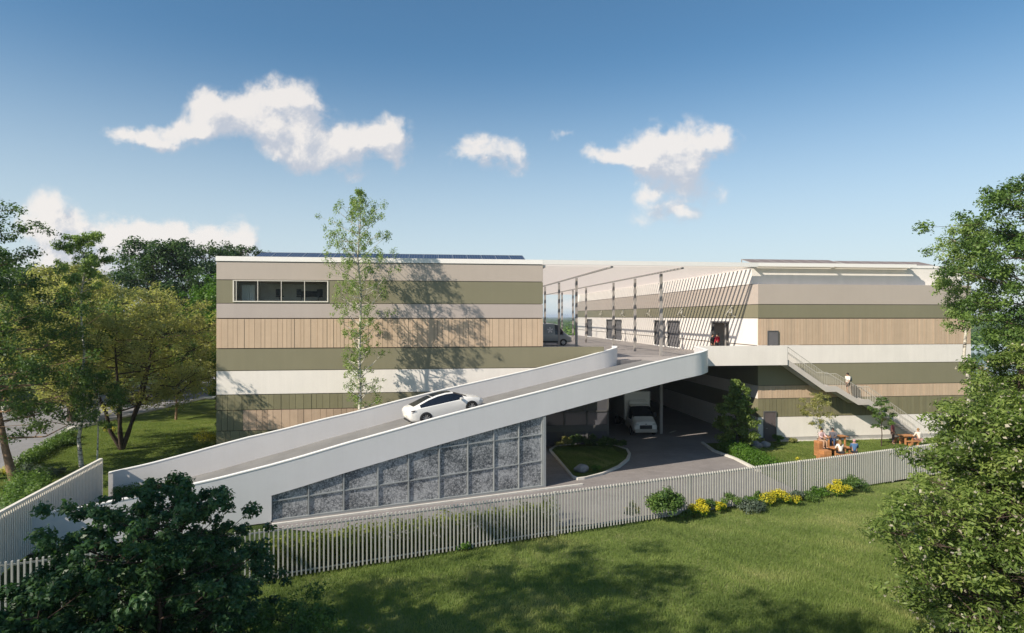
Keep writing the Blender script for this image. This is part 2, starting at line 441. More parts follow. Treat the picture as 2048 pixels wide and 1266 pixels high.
class MB:
    def __init__(s):
        s.v, s.f, s.m, s.t = [], [], [], []

    def face(s, idx, mi=0, t=0.5):
        s.f.append(tuple(idx)); s.m.append(mi); s.t.append(t)

    def box(s, a, b, mi=0, t=0.5):
        x0, y0, z0 = a; x1, y1, z1 = b
        n = len(s.v)
        s.v += [(x0, y0, z0), (x1, y0, z0), (x1, y1, z0), (x0, y1, z0), (x0, y0, z1), (x1, y0, z1), (x1, y1, z1), (x0, y1, z1)]
        for q in ((0, 3, 2, 1), (4, 5, 6, 7), (0, 1, 5, 4), (1, 2, 6, 5), (2, 3, 7, 6), (3, 0, 4, 7)):
            s.face([n + i for i in q], mi, t)
        return s

    def obox(s, c, ax, hx, hy, z0, z1, mi=0, t=0.5):
        """box with horizontal axis ax (unit xy), half sizes hx along, hy across"""
        ay = (-ax[1], ax[0])
        pts = [(c[0] + ax[0] * i * hx + ay[0] * j * hy, c[1] + ax[1] * i * hx + ay[1] * j * hy) for i, j in ((-1, -1), (1, -1), (1, 1), (-1, 1))]
        return s.prism(pts, z0, z1, mi, t)

    def prism(s, pts, z0, z1, mi=0, t=0.5):
        n = len(s.v); k = len(pts)
        z0 = [z0] * k if not hasattr(z0, '__len__') else z0
        z1 = [z1] * k if not hasattr(z1, '__len__') else z1
        s.v += [(p[0], p[1], z0[i]) for i, p in enumerate(pts)] + [(p[0], p[1], z1[i]) for i, p in enumerate(pts)]
        s.face([n + i for i in range(k)][::-1], mi, t)
        s.face([n + k + i for i in range(k)], mi, t)
        for i in range(k):
            j = (i + 1) % k
            s.face((n + i, n + j, n + k + j, n + k + i), mi, t)
        return s

    def tube(s, pts, rad, n=8, mi=0, t=0.5, cap=True):
        pts = [Vector(p) for p in pts]
        rad = [rad] * len(pts) if not hasattr(rad, '__len__') else rad
        base = len(s.v)
        for i, p in enumerate(pts):
            d = (pts[min(i + 1, len(pts) - 1)] - pts[max(i - 1, 0)])
            d = d.normalized() if d.length > 1e-9 else Vector((0, 0, 1))
            a = d.cross(Vector((0.13, 1, 0.07))); a = a.normalized() if a.length > 1e-4 else Vector((1, 0, 0))
            b = d.cross(a)
            for k in range(n):
                q = 2 * math.pi * k / n
                s.v.append(tuple(p + (a * math.cos(q) + b * math.sin(q)) * rad[i]))
        for i in range(len(pts) - 1):
            for k in range(n):
                k2 = (k + 1) % n
                s.face((base + i * n + k, base + i * n + k2, base + (i + 1) * n + k2, base + (i + 1) * n + k), mi, t)
        if cap:
            s.face([base + k for k in range(n)][::-1], mi, t)
            s.face([base + (len(pts) - 1) * n + k for k in range(n)], mi, t)
        return s

    def disc(s, c, axis, r, h, n=20, mi=0):
        a = Vector(axis).normalized()
        return s.tube([Vector(c) - a * h / 2, Vector(c) + a * h / 2], r, n, mi)

    def build(s, name, mats, parent=None, smooth=False, bevel=0.0, world=True, angle=35):
        me = bpy.data.meshes.new(name)
        me.from_pydata(s.v, [], s.f)
        mats = mats if isinstance(mats, (list, tuple)) else [mats]
        if len(mats) > 1:
            me.polygons.foreach_set('material_index', s.m)
        at = me.attributes.new('tint', 'FLOAT', 'FACE')
        at.data.foreach_set('value', s.t)
        bm = bmesh.new(); bm.from_mesh(me)
        bmesh.ops.recalc_face_normals(bm, faces=bm.faces)
        if bevel:
            bmesh.ops.bevel(bm, geom=[e for e in bm.edges if len(e.link_faces) == 2 and e.calc_face_angle(0) > 0.5], offset=bevel, segments=2, affect='EDGES', clamp_overlap=True)
        bm.to_mesh(me); bm.free()
        if smooth or bevel:
            me.polygons.foreach_set('use_smooth', [True] * len(me.polygons))
            me.set_sharp_from_angle(angle=R(angle))
        return link(name, me, mats, parent, world)


def quads_mesh(name, V, tint, matl, parent=None, world=True, k=4):
    """V: (n,k,3) array of separate faces"""
    n = len(V)
    me = bpy.data.meshes.new(name)
    me.vertices.add(n * k)
    me.vertices.foreach_set('co', np.ascontiguousarray(V, dtype=np.float32).ravel())
    me.loops.add(n * k)
    me.loops.foreach_set('vertex_index', np.arange(n * k, dtype=np.int32))
    me.polygons.add(n)
    me.polygons.foreach_set('loop_start', np.arange(0, n * k, k, dtype=np.int32))
    me.polygons.foreach_set('loop_total', np.full(n, k, dtype=np.int32))
    at = me.attributes.new('tint', 'FLOAT', 'FACE')
    at.data.foreach_set('value', np.clip(tint, 0, 1).astype(np.float32))
    me.update()
    me.validate()
    return link(name, me, [matl], parent, world)


# ------------------------------------------------------------------ ground, roads, yard
def sheet(name, pts, z, m, kind='structure'):
    me = bpy.data.meshes.new(name)
    me.from_pydata([(x, y, z) for x, y in pts], [], [list(range(len(pts)))])
    o = link(name, me, [m])
    o['kind'] = kind
    return o


P0 = np.array([6.08, 34.71]); DR = np.array([0.9527, 0.3038]); NR = np.array([-0.3038, 0.9527])
TT = [-24.5, -23.35, -20, -16.6, -14.34, -13.0, -10.68, -8.18, -6.6, -4.78, -2.64, -.19, 3.77, 7.38, 9.1, 12.03, 14]
ZZ = [1.45, 1.52, 1.82, 2.28, 2.67, 2.93, 3.44, 3.93, 4.26, 4.60, 4.98, 5.40, 6.10, 6.72, 7.0, 7.40, 7.45]
RW = 7.0


def rp(t, o=0.0):
    q = P0 + DR * t + NR * o
    return float(q[0]), float(q[1])


def rz(t):
    return float(np.interp(t, TT, ZZ))


def fence_pt(x):
    return 27.0 + (x - 5.9) * 0.2935 + max(0, x - 5.9) * 0.012


sheet('ground', [(-7000, -3000), (7000, -3000), (7000, 9000), (-7000, 9000)], -0.05, M['land'])
sheet('asphalt_yard', [rp(-14.5, -0.6), (-1.6, fence_pt(-1.6) + 2.4), (10.5, fence_pt(10.5) + .3), (19.85, fence_pt(19.85) + .3), (19.9, 39.9), (19.6, 42.3), (20.0, 45.2), (24.55, 45.2), (24.55, 112), (-8, 112), (-8, 44)], 0.0, M['asphalt'])
sheet('ramp_apron', [rp(-14, .1), rp(-14, RW), rp(-22, RW), (-24, 34.6), (-40, 36), (-40, 31.5), (-24, 29.5), rp(-24, -.2)], 0.004, M['asphalt'])
sheet('side_road', [(-26.6, 42), (-30.7, 57), (-26.8, 77), (-22, 77.5), (-22, 104), (-36, 104), (-43, 70), (-42, 40), (-36, 30), (-29, 30)], 0.004, M['roadm'])
MB().tube([(-26.2, 42, 0.03), (-30.4, 57, 0.03), (-26.6, 76.6, 0.03), (-20, 77.6, .03)], 0.28, 6).build('road_kerb', M['kerb'])['kind'] = 'structure'
MB().tube([(-20, 104.5, 0.05), (-36, 104.5, 0.05), (-44, 70, .05)], 0.35, 6).build('road_kerb', M['kerb'])['kind'] = 'structure'
sheet('garden_lawn', [(19.95, fence_pt(19.95) + .2), (46, fence_pt(46) + .2), (46, 45.15), (20.05, 45.15), (19.68, 42.3), (20.0, 39.9)], 0.02, M['lawn2'])
sheet('ramp_lawn', [rp(-21.5, RW + .1), (-30, 38), (-26.2, 42), (-30.4, 57), (-26.5, 76.5), (-14.2, 76), (-14.2, 44), (3.4, 43.9), rp(-2, RW + .1)], 0.02, M['lawn2'])
# undulating foreground lawn
rng = np.random.default_rng(5)
gx = np.linspace(-60, 90, 151); gy = np.linspace(-30, 56, 87)
bumps = [(rng.uniform(-30, 45), rng.uniform(0, 32), rng.uniform(1.6, 5), rng.uniform(-.14, .2)) for _ in range(80)]


def lawn_z(x, y):
    z = np.zeros_like(np.asarray(x, float))
    for bx, by, br, bh in bumps:
        z = z + bh * np.exp(-((x - bx) ** 2 + (y - by) ** 2) / br ** 2)
    d = 27.0 + (x - 5.9) * 0.2935 - y
    return z * np.clip(d / 4, 0, 1) - 0.02


vs, fs = [], []
for y0 in gy:
    for x0 in gx:
        yy = min(y0, fence_pt(x0) - 0.02) if y0 > -29 else y0
        vs.append((x0, yy, float(lawn_z(x0, yy))))
for j in range(len(gy) - 1):
    for i in range(len(gx) - 1):
        a = j * len(gx) + i
        ids = [a, a + 1, a + len(gx) + 1, a + len(gx)]
        if max(vs[k][1] for k in ids) - min(vs[k][1] for k in ids) > 1e-4 and vs[a + len(gx)][1] - vs[a][1] + vs[a + len(gx) + 1][1] - vs[a + 1][1] > 0.01:
            fs.append(ids)
me = bpy.data.meshes.new('lawn'); me.from_pydata(vs, [], fs)
for p in me.polygons: p.use_smooth = True
link('lawn', me, [M['lawn']])['kind'] = 'structure'


def grass(name, label, n, sampler, zf, h, w, seed):
    r = np.random.default_rng(seed)
    x, y = sampler(r, n)
    z = zf(x, y)
    a = r.uniform(0, 2 * np.pi, len(x)); hh = h * r.uniform(.45, 1.25, len(x))
    lean = r.uniform(0.1, .8, len(x)) * hh; la = r.uniform(0, 2 * np.pi, len(x))
    b = np.stack([x, y, z], 1); dx = np.stack([np.cos(a) * w, np.sin(a) * w, 0 * a], 1)
    tip = b + np.stack([np.cos(la) * lean, np.sin(la) * lean, hh], 1)
    V = np.stack([b - dx, b + dx, tip], 1)
    pat = 0.47 + .24 * np.sin(x * .31 + 2 * np.sin(y * .23 + x * .11)) * np.sin(y * .47 + 1.7) + .24 * np.sin(x * .9 + 1.3 * np.sin(y * .7)) * np.sin(y * 1.1 + np.sin(x * .5)) + .13 * np.sin(x * 3.1 + y * 2.3 + 2 * np.sin(x * 1.7)) 
    o = quads_mesh(name, V, pat * .75 + .25 * r.random(len(x)) - .05, LF['grass'], k=3)
    return tag(o, label, 'grass', kind='stuff')


def front_lawn(r, n):
    # denser near the camera, only the part this side of the fence
    D = 17.5 * np.exp(r.random(n) * np.log(36 / 17.5)); lat = (r.random(n) * 1.9 - .95) * D
    x = D * math.sin(YAW) + lat * math.cos(YAW); y = D * math.cos(YAW) - lat * math.sin(YAW)
    k = y < np.array([fence_pt(q) for q in x]) + .25
    # clump the blades
    cx = r.normal(0, .05, n); cy = r.normal(0, .05, n)
    x = np.round(x / .11) * .11 + cx; y = np.round(y / .11) * .11 + cy
    return x[k], y[k]


grass('grass', 'rough mown grass of the foreground lawn in front of the slatted fence', 420000, front_lawn, lambda x, y: lawn_z(x, y), 0.13, 0.010, 1)


def left_lawn(r, n):
    x = r.uniform(-30, -14.3, n); y = r.uniform(37.5, 60, n)
    k = (x > -26.5 - np.clip(y - 42, 0, 15) * .27) & ((x - P0[0]) * NR[0] + (y - P0[1]) * NR[1] > RW + .25)
    return x[k], y[k]


grass('grass', 'sunny mown grass of the garden between the ramp and the side road', 60000, left_lawn, lambda x, y: 0 * x + .02, 0.07, 0.012, 2)
grass('grass', 'mown grass of the garden strip beside the right hand building', 50000,
      lambda r, n: (lambda x, y: (x[y > 27.3 + (x - 5.9) * .306], y[y > 27.3 + (x - 5.9) * .306]))(r.uniform(21.5, 40, n), r.uniform(33, 45.1, n)), lambda x, y: 0 * x + .02, 0.08, 0.012, 3)

# planted island in the yard
isl = [(8.16, 44.1), (8.13, 36.4), (8.35, 35.95), (8.8, 36.05), (10.1, 36.9), (11.7, 38.55), (12.9, 40.4), (13.55, 42.1), (13.8, 43.6), (13.3, 45.0), (11.3, 46.1), (8.9, 45.4)]


def inset(pts, d):
    c = np.mean(pts, 0); o = []
    for p in pts:
        v = np.array(p) - c; o.append(tuple(c + v * (1 - d / np.linalg.norm(v))))
    return o


def ring_wall(mb, outer, inner, z0, z1):
    k = len(outer)
    for i in range(k):
        j = (i + 1) % k
        mb.prism([outer[i], outer[j], inner[j], inner[i]], z0, z1)
    return mb


t = thing('planted_island', 'teardrop grass island with pale kerb in the asphalt yard', 'planter', (10.5, 41, 0))
ring_wall(MB(), isl, inset(isl, .22), 0.0, .13).build('kerb', M['kerb'], t)
mb = MB(); mb.prism(inset(isl, .23), 0.0, .09); mb.build('turf', M['lawn2'], t)
grass('grass', 'mown grass on the teardrop island in the yard', 16000,
      lambda r, n: (r.uniform(8.5, 12.8, n), r.uniform(37.6, 44.8, n)), lambda x, y: np.where(y > 38 + (x - 10.2) * .95, .09, -.5) * np.where(x > 8.4, 1, -9), 0.07, 0.012, 4)
# kerb at right of the yard, pale strip below the screen, dash
MB().prism([(19.85, 36.4), (20.05, 36.4), (20.15, 39.9), (19.8, 42.3), (20.2, 45.15), (20.0, 45.15), (19.6, 42.3), (19.95, 39.9)], 0, .14).build('garden_kerb', M['kerb'])['kind'] = 'structure'
mb = MB()
a, b = np.array(rp(-14.3, -.55)), np.array(rp(2.3, -.55))
mb.prism([tuple(a), tuple(b), tuple(b + NR * .14), tuple(a + NR * .14)], 0, .08)
mb.build('path_edging', M['kerb'])['kind'] = 'structure'
MB().obox((19.75, 50.1), (.72, .69), .55, .07, .004, .012).build('lane_marking', M['kerb'])['kind'] = 'structure'


# ------------------------------------------------------------------ the left building
YL, YR = 43.8, 45.2


def planks(mb, x0, x1, y, z0, z1, seed, wmin=.2, wmax=.46, depth=.05):
    r = random.Random(seed); x = x0
    while x < x1 - 1e-6:
        w = min(r.uniform(wmin, wmax), x1 - x)
        if x1 - (x + w) < .12: w = x1 - x
        dd = r.choice((0, 0, .012, .02))
        mb.box((x + .009, y - depth + dd, z0), (x + w - .009, y, z1), 0, r.random())
        x += w
    return mb


LB = thing('warehouse', 'left hand warehouse with a corner window and olive, taupe and tan cladding bands', 'building', (-3.4, YL, 0))
XL0, XL1, YB = -14.38, 7.67, 92.0
Wx0, Wx1, Wz0, Wz1 = -13.33, -7.13, 10.57, 12.03   # the window
g = .018


def slab(name, m, x0, x1, y0, y1, z0, z1, parent):
    return MB().box((x0, y0, z0 + g), (x1, y1, z1 - g)).build(name, m, parent, bevel=0.01)


core = MB()
core.box((XL0 + .08, YL + .08, 0), (XL1 - .08, YB - .08, 10.5))
core.box((XL0 + .08, YL + .08, 12.04), (XL1 - .08, YB - .08, 13.4))
core.box((XL0 + .08, YL + .5, 10.5), (-13.6, YB - .1, 12.04)); core.box((-6.0, YL + .08, 10.5), (XL1 - .08, YB - .1, 12.04)); core.box((-13.6, 50.5, 10.5), (-6, YB - .1, 12.04))
core.build('inner_wall', M['gap'], LB)
slab('cladding_band', M['taupe'], XL0, XL1, YL, YB, 12.05, 13.28, LB)
mb = MB()
mb.box((XL0, YL, 10.50), (Wx0, YL + .45, 12.03)); mb.box((Wx1, YL, 10.50), (XL1, YL + .45, 12.03)); mb.box((Wx0, YL, 10.50), (Wx1, YL + .45, Wz0))
mb.box((XL0, YL + .45, 10.5), (XL0 + .06, YB, 12.03)); mb.box((XL1 - .06, YL + .45, 10.5), (XL1, YB, 12.03))
mb.build('cladding_band', M['olive'], LB)
slab('cladding_band', M['lilac'], XL0, XL1, YL, YB, 9.48, 10.48, LB)
planks(MB(), XL0, XL1, YL, 7.49, 9.44, 11).build('plank_cladding', M['tan'], LB)
mb = MB(); mb.box((XL0, YL + .002, 7.49), (XL0 + .05, YB, 9.46)); mb.box((XL1 - .05, YL + .002, 7.49), (XL1, YB, 9.46)); mb.build('side_cladding', M['tan'], LB)
slab('cladding_band', M['olive'], XL0, 12.1, YL - .02, YL + .3, 5.97, 7.45, LB)
slab('cladding_band', M['white'], XL0, 9.2, YL, YL + .3, 4.37, 5.97, LB)
planks(MB(), XL0, -6.2, YL, 3.36, 4.35, 12, .3, .55).build('plank_cladding', M['olive_plank'], LB)
slab('cladding_band', M['olive'], -6.2, 9.0, YL - .03, YL + .3, 3.34, 4.37, LB)
planks(MB(), XL0 + 1.7, -2.5, YL, 1.99, 3.32, 13, .3, .6).build('plank_cladding', M['brown_plank'], LB)
planks(MB(), XL0, XL0 + 1.7, YL, 1.99, 3.32, 14, .3, .6).build('plank_cladding', M['olive_plank'], LB)
planks(MB(), XL0, 4, YL, 0, 1.95, 15, .3, .6).build('plank_cladding', M['olive_plank'], LB)
mb = MB(); mb.box((XL0, YL + .3, 0), (XL0 + .06, YB, 7.45)); mb.build('side_cladding', M['olive'], LB)
MB().box((XL0 - .03, YL - .06, 13.30), (XL1, YB, 13.62)).build('roof', M['fascia'], LB)
# window and the room behind it
wf = MB()
fr = .075
wf.box((Wx0, YL - .05, Wz0), (Wx1, YL + .12, Wz0 + fr)); wf.box((Wx0, YL - .05, Wz1 - .05), (Wx1, YL + .12, Wz1))
for x in (Wx0, Wx0 + .2, Wx0 + 1.58, Wx0 + 3.10, Wx0 + 4.62, Wx1 - fr):
    w_ = fr if x in (Wx0, Wx1 - fr) else .035
    wf.box((x, YL - .045, Wz0 + fr), (x + w_, YL + .115, Wz1 - .05))
win = wf.build('window', M['winframe'], LB)
MB().box((Wx0 + fr, YL + .05, Wz0 + fr), (Wx1 - fr, YL + .062, Wz1 - .05)).build('pane', M['pane'], win, world=True)
rm = MB()
rm.box((-13.6, 45.95, 10.5), (-6, 46.1, 12.04)); rm.box((-13.6, YL + .5, 10.5), (-13.5, 45.95, 12.04)); rm.box((-6.1, YL + .5, 10.5), (-6, 45.95, 12.04))
rm.build('room_wall', M['roomwall'], LB)
rc = MB(); rc.box((-13.5, YL + .46, 11.98), (-6.1, 50.3, 12.03))
for k in range(2): rc.box((-11.5, YL + .8 + k * .6, 11.86), (-6.1, YL + 1.0 + k * .6, 11.98))
rc.build('room_ceiling', M['roomceil'], LB)
MB().box((-13.5, YL + .46, 10.502), (-6.1, 50.3, 10.53)).build('room_floor', M['roomfloor'], LB)
# ground floor shop front below the deck
sf = MB()
for x in (7.9, 9.6, 11.3, 12.9): sf.box((x - .06, 45.5, 0.02), (x + .06, 45.62, 4.3))
sf.box((7.9, 45.46, 1.06), (12.9, 45.6, 1.53)); sf.box((7.9, 45.5, 2.5), (12.9, 45.6, 2.58)); sf.box((12.84, 45.6, 0), (12.9, 92, 4.3))
s1 = sf.build('shop_front', M['doorframe'], LB)
MB().box((7.9, 45.56, 0.02), (12.84, 45.58, 4.3)).build('pane', M['shopglass'], s1)
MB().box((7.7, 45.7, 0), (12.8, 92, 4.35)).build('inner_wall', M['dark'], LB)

tv = MB(); tv.box((-9.35, 45.86, 11.0), (-7.95, 45.93, 11.40))
tag(tv.build('television', M['plastic'], None, bevel=.01), 'wide black screen on the wall inside the corner window', 'television')
cu = MB()
for k in range(12):
    cu.box((-12.98 + k * .07, YL + .75 + (.04 if k % 2 else 0), 10.53), (-12.92 + k * .07, YL + .83 + (.04 if k % 2 else 0), 11.75))
tag(cu.build('curtain', M['fascia'], None), 'pale curtain hanging at the left end of the corner window', 'curtain')


def office_chair(x, y, rz_, label):
    t = thing('office_chair', label, 'chair', (x, y, 10.53), rz_, 'chairs in the corner room')
    MB().box((-.24, -.24, .42), (.24, .24, .5)).build('seat', M['plastic'], t, world=False, bevel=.02)
    MB().box((-.22, .18, .52), (.22, .24, .98)).build('backrest', M['plastic'], t, world=False, bevel=.02)
    b = MB(); b.tube([(0, 0, .06), (0, 0, .42)], .03, 6)
    for k in range(5): b.tube([(0, 0, .08), (.28 * math.cos(k * 1.257), .28 * math.sin(k * 1.257), .03)], .02, 5)
    b.build('pedestal', M['steel_dark'], t, world=False)


office_chair(-10.6, 45.0, .4, 'dark office chair left of centre behind the corner window')
office_chair(-9.2, 45.2, 2.6, 'dark office chair in front of the black wall screen')
office_chair(-8.0, 45.0, -.3, 'dark office chair nearest the right end of the corner window')

# ------------------------------------------------------------------ the right building
RB = thing('warehouse', 'right hand warehouse with loading doors on its side and an outside stair', 'building', (33.6, YR, 0))
XR0, XR1 = 24.6, 42.65
core = MB(); core.box((XR0 + .08, YR + .06, 0), (XR1 - .08, 106, 6.3)); core.box((XR0 + .08, YR + .06, 9.3), (XR1 - .08, 106, 12.06)); core.box((XR0 + 3.5, YR + .06, 6.3), (XR1 - .08, 106, 9.3)); core.box((XR0 + .3, 46.2, 12.06), (XR1 - .1, 106, 13.3))
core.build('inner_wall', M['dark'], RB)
up = MB(); up.box((XR0, YR + .95, 12.12), (XR1, 106, 13.5)); up.build('upper_wall', M['white'], RB, bevel=.01)
slab('cladding_band', M['taupe'], XR0, XR1, YR, 106, 10.53, 12.10, RB)
slab('cladding_band', M['olive'], XR0, XR1, YR, 106, 9.47, 10.53, RB)
# white storey with the loading doors cut into its side wall
DOORS = [(49.95, 53.3, 'open'), (60.6, 63.9, 'shut'), (64.6, 67.9, 'shut'), (80.3, 83.5, 'shut'), (84.2, 87.6, 'shut'), (95.9, 99.2, 'shut')]
ws = MB(); y = YR + .1
for a, b, k in DOORS:
    ws.box((XR0, y, 6.3), (XR0 + .3, a, 9.45)); ws.box((XR0, a, 9.2), (XR0 + .3, b, 9.45)); y = b
ws.box((XR0, y, 6.3), (XR0 + .3, 106, 9.45)); ws.box((XR0 + .02, YR + .06, 6.3), (XR1, YR + .1, 9.45))
ws.build('side_wall', M['white'], RB)
jm = MB()
for (ya, yb) in zip([YR + .1] + [d[1] for d in DOORS], [d[0] for d in DOORS] + [106]):
    jm.box((XR0 - .012, ya, 7.34), (XR0 - .002, yb, 7.40))
jm.build('wall_joint', M['gap'], RB)
for a, b, k in DOORS:
    fr_ = MB(); fr_.box((XR0 - .03, a, 6.35), (XR0 + .2, a + .12, 9.2)); fr_.box((XR0 - .03, b - .12, 6.35), (XR0 + .2, b, 9.2)); fr_.box((XR0 - .03, a + .12, 9.08), (XR0 + .2, b - .12, 9.2))
    d = fr_.build('loading_door', M['doorframe'], RB)
    if k == 'shut':
        pn = MB()
        for q in range(5): pn.box((XR0 + .12, a + .12, 6.36 + q * .545), (XR0 + .18, b - .12, 6.36 + q * .545 + .53))
        pn.build('door_leaf', M['door'], d)
    else:
        MB().box((XR0 + .12, a + .9, 6.36), (XR0 + .2, a + 1.02, 9.08)).build('door_leaf', M['steel'], d)
    MB().box((XR0 - .12, a - .05, 6.36), (XR0 - .032, b + .05, 6.48)).build('threshold', M['rampcap'], d)
rmi = MB(); rmi.box((XR0 + .3, 49.0, 6.3), (XR0 + 3.4, 49.1, 9.4)); rmi.box((XR0 + .3, 54.2, 6.3), (XR0 + 3.4, 54.3, 9.4)); rmi.box((XR0 + 3.3, 49.1, 6.3), (XR0 + 3.4, 54.2, 9.4))
rmi.build('lobby_wall', M['roomwall'], RB)
for yb in (49.3, 59.8, 69.3, 79.3, 90.0):
    w = MB()
    w.tube([(XR0 - .06, yb, 10.45), (XR0 - .35, yb + .55, 9.75), (XR0 - .06, yb + .62, 9.55)], .032, 6); w.tube([(XR0 - .06, yb, 10.45), (XR0 - .35, yb - .55, 9.75), (XR0 - .06, yb - .62, 9.55)], .032, 6); w.tube([(XR0 - .3, yb + .4, 9.95), (XR0 - .3, yb - .4, 9.95)], .04, 6)
    w.build('wall_bracket', M['railm'], RB)
planks(MB(), XR0, XR1, YR + .06, 7.42, 9.43, 21, .18, .30, .06).build('plank_cladding', M['tan'], RB)
slab('cladding_band', M['white'], XR0, XR1, YR - .02, YR + .06, 5.97, 7.40, RB)
slab('cladding_band', M['olive'], XR0, XR1, YR, YR + .06, 4.3, 5.97, RB)
planks(MB(), XR0, XR1, YR + .06, 3.33, 4.28, 22, .18, .3, .06).build('plank_cladding', M['tan'], RB)
planks(MB(), XR0, XR1, YR + .06, 1.9, 3.29, 23, .2, .42, .06).build('plank_cladding', M['olive_plank'], RB)
lo = MB(); lo.box((XR0, YR - .005, .32), (25.02, YR + .06, 1.87)); lo.box((26.06, YR - .005, .32), (XR1, YR + .06, 1.87)); lo.box((25.02, YR - .003, 0), (26.06, YR + .055, .05))
lo.build('plinth_wall', M['white'], RB)
MB().box((26.06, YR - .03, .06), (XR1, YR + .06, .30)).build('plinth', M['concrete'], RB)
MB().box((26.06, YR - .25, 0), (XR1, YR + .05, .06)).build('plinth_kerb', M['kerb'], RB)
# side wall below the deck
for z0, z1, mm in ((4.3, 6.3, 'olive'), (3.3, 4.3, 'white'), (1.87, 3.3, 'olive'), (0, 1.87, 'white')):
    MB().box((XR0, YR + .06, z0 + .01), (XR0 + .1, 106, z1 - .01)).build('side_cladding', M[mm], RB)
# the two small doors in the front
for x0, x1, z0, z1, mm in ((25.35, 26.22, 6.4, 8.52, 'door'), (25.02, 26.06, .05, 2.35, 'brown_door')):
    f_ = MB(); f_.box((x0, YR - .09, z0), (x0 + .07, YR + .0, z1)); f_.box((x1 - .07, YR - .09, z0), (x1, YR, z1)); f_.box((x0 + .07, YR - .09, z1 - .07), (x1 - .07, YR, z1))
    d = f_.build('door', M['doorframe'], RB)
    lf = MB().box((x0 + .07, YR - .06, z0), (x1 - .07, YR - .005, z1 - .07)).build('door_leaf', M[mm], d)
    MB().tube([(x0 + .16, YR - .1, z0 + 1.0), (x0 + .3, YR - .1, z0 + 1.0)], .018, 6).build('handle', M['rim'], d)
# pergola beams over the recessed top wall
pb = MB()
pb.box((XR0, YR + .0, 13.46), (37.9, YR + .12, 13.72)); pb.box((XR0, YR + .26, 13.48), (37.9, YR + .38, 13.68)); pb.box((XR0, YR + .62, 13.48), (37.9, YR + .74, 13.68))
for x in (XR0, 31.2, 37.76): pb.box((x, YR + .12, 13.47), (x + .10, YR + .95, 13.67))
pb.build('roof_grille', M['fascia'], RB)
rf = MB(); rf.box((XR0, YR + .9, 13.5), (XR1 + .02, 106, 13.70)); rf.build('roof', M['fascia'], RB)

# ------------------------------------------------------------------ deck, canopy
DK = thing('loading_deck', 'raised paved loading deck between the two warehouses', 'deck', (16, 60, 0))
top = 6.38
dp = [(7.7, 44.15), (12.5, 44.15), (15.4, 45.2), (15.9, 43.6), (17.35, 38.6), (17.8, 39.3), (18.25, 40.5), (18.65, 42), (18.98, 43.98), (24.57, 43.98), (24.57, 104.9), (7.7, 104.9)]
MB().prism(dp, 6.02, top).build('slab', [M['deck']], DK)
MB().prism([(x, y) for x, y in dp], 6.0, 6.018).build('bounce_soffit', M['bounce_soffit'], DK)  # white sheet added under the slab to bounce light into the undercroft
cols = [(18.46, yy) for yy in (49.4, 56.1, 63.1, 74.9, 82.2, 89.4)] + [(12.9, yy) for yy in (56, 64, 72.3)]
for x, yy in cols:
    MB().box((x - .11, yy - .11, 0), (x + .11, yy + .11, 6.02)).build('column', M['steel'], DK)
MB().box((12.95, 104.5, 0), (24.5, 104.9, 6.0)).build('added_end_wall', M['dark'], DK)  # wall added to keep the far end below the deck dark
CN = thing('louvred_canopy', 'pale louvred canopy on slender posts over the loading deck', 'canopy', (16, 60, 6.38))
fx = MB(); fx.prism([(XL1, YL - .05), (XR0 - .01, YR + .0), (XR0 - .01, YR + .15), (XL1, YL + .12)], [13.30, 13.40, 13.40, 13.30], [13.62, 13.72, 13.72, 13.62]); fx.build('fascia', M['fascia'], CN)
ls = MB(); yy = YR + .3
while yy < 104:
    ls.box((XL1 + .02, yy, 13.30), (XR0 - .02, yy + .10, 13.55)); yy += .70
ls.build('louvre_blades', M['louver'], CN)
for x in (12.9, 18.46):
    MB().box((x - .07, YL + .15 + (x - XL1) * .083, 13.16), (x + .07, 104, 13.28)).build('beam', M['steel'], CN)
MB().box((XL1 + .03, YL + .12, 13.08), (XL1 + .2, 104, 13.27)).build('beam', M['louver'], CN)
for x, yy in cols:
    MB().box((x - .10, yy - .10, 6.38), (x + .10, yy + .10, 13.1)).build('post', M['steel'], CN)

# balcony and stair
BA = thing('balcony', 'white walled balcony at the head of the outside stair', 'balcony', (22, 43.9, 6))
bl = MB(); bl.prism([(19.14, 43.78), (26.17, 43.78), (26.17, 43.93), (19.14, 43.93)], 5.97, 7.43); bl.build('front_parapet', M['white'], BA, bevel=.01)
MB().box((24.58, 43.93, 6.02), (26.17, YR - .03, 6.36)).build('floor', M['deck'], BA)
ST = thing('outside_stair', 'pale steel stair with two landings climbing the right hand warehouse wall', 'stair', (31, 44.4, 0))
prof = [(26.19, 6.36), (29.3, 4.28), (30.15, 4.28), (31.95, 3.25), (32.8, 3.25), (37.6, 0.04)]
for yy in (43.88, 45.02):
    mb = MB()
    for (x0, z0), (x1, z1) in zip(prof[:-1], prof[1:]):
        n = len(mb.v)
        for (x, z) in ((x0, z0 - .36), (x1, z1 - .36), (x1, z1 + .06), (x0, z0 + .06)):
            mb.v += [(x, yy, max(z, 0)), (x, yy + .07, max(z, 0))]
        for q in ((0, 2, 4, 6), (7, 5, 3, 1), (0, 1, 3, 2), (2, 3, 5, 4), (4, 5, 7, 6), (6, 7, 1, 0)): mb.face([n + i for i in q])
    mb.build('stringer', M['stairm'], ST)
for (i0, nst) in ((0, 12), (2, 6), (4, 18)):
    (x0, z0), (x1, z1) = prof[i0], prof[i0 + 1]
    mb = MB()
    for k in range(nst):
        f0 = k / nst; x = x0 + (x1 - x0) * f0; z = z0 + (z1 - z0) * (k + .5) / nst
        mb.box((x, 43.96, z - .05), (x + (x1 - x0) / nst + .03, 45.01, z))
    mb.build('stair_flight', M['stairm'], ST)
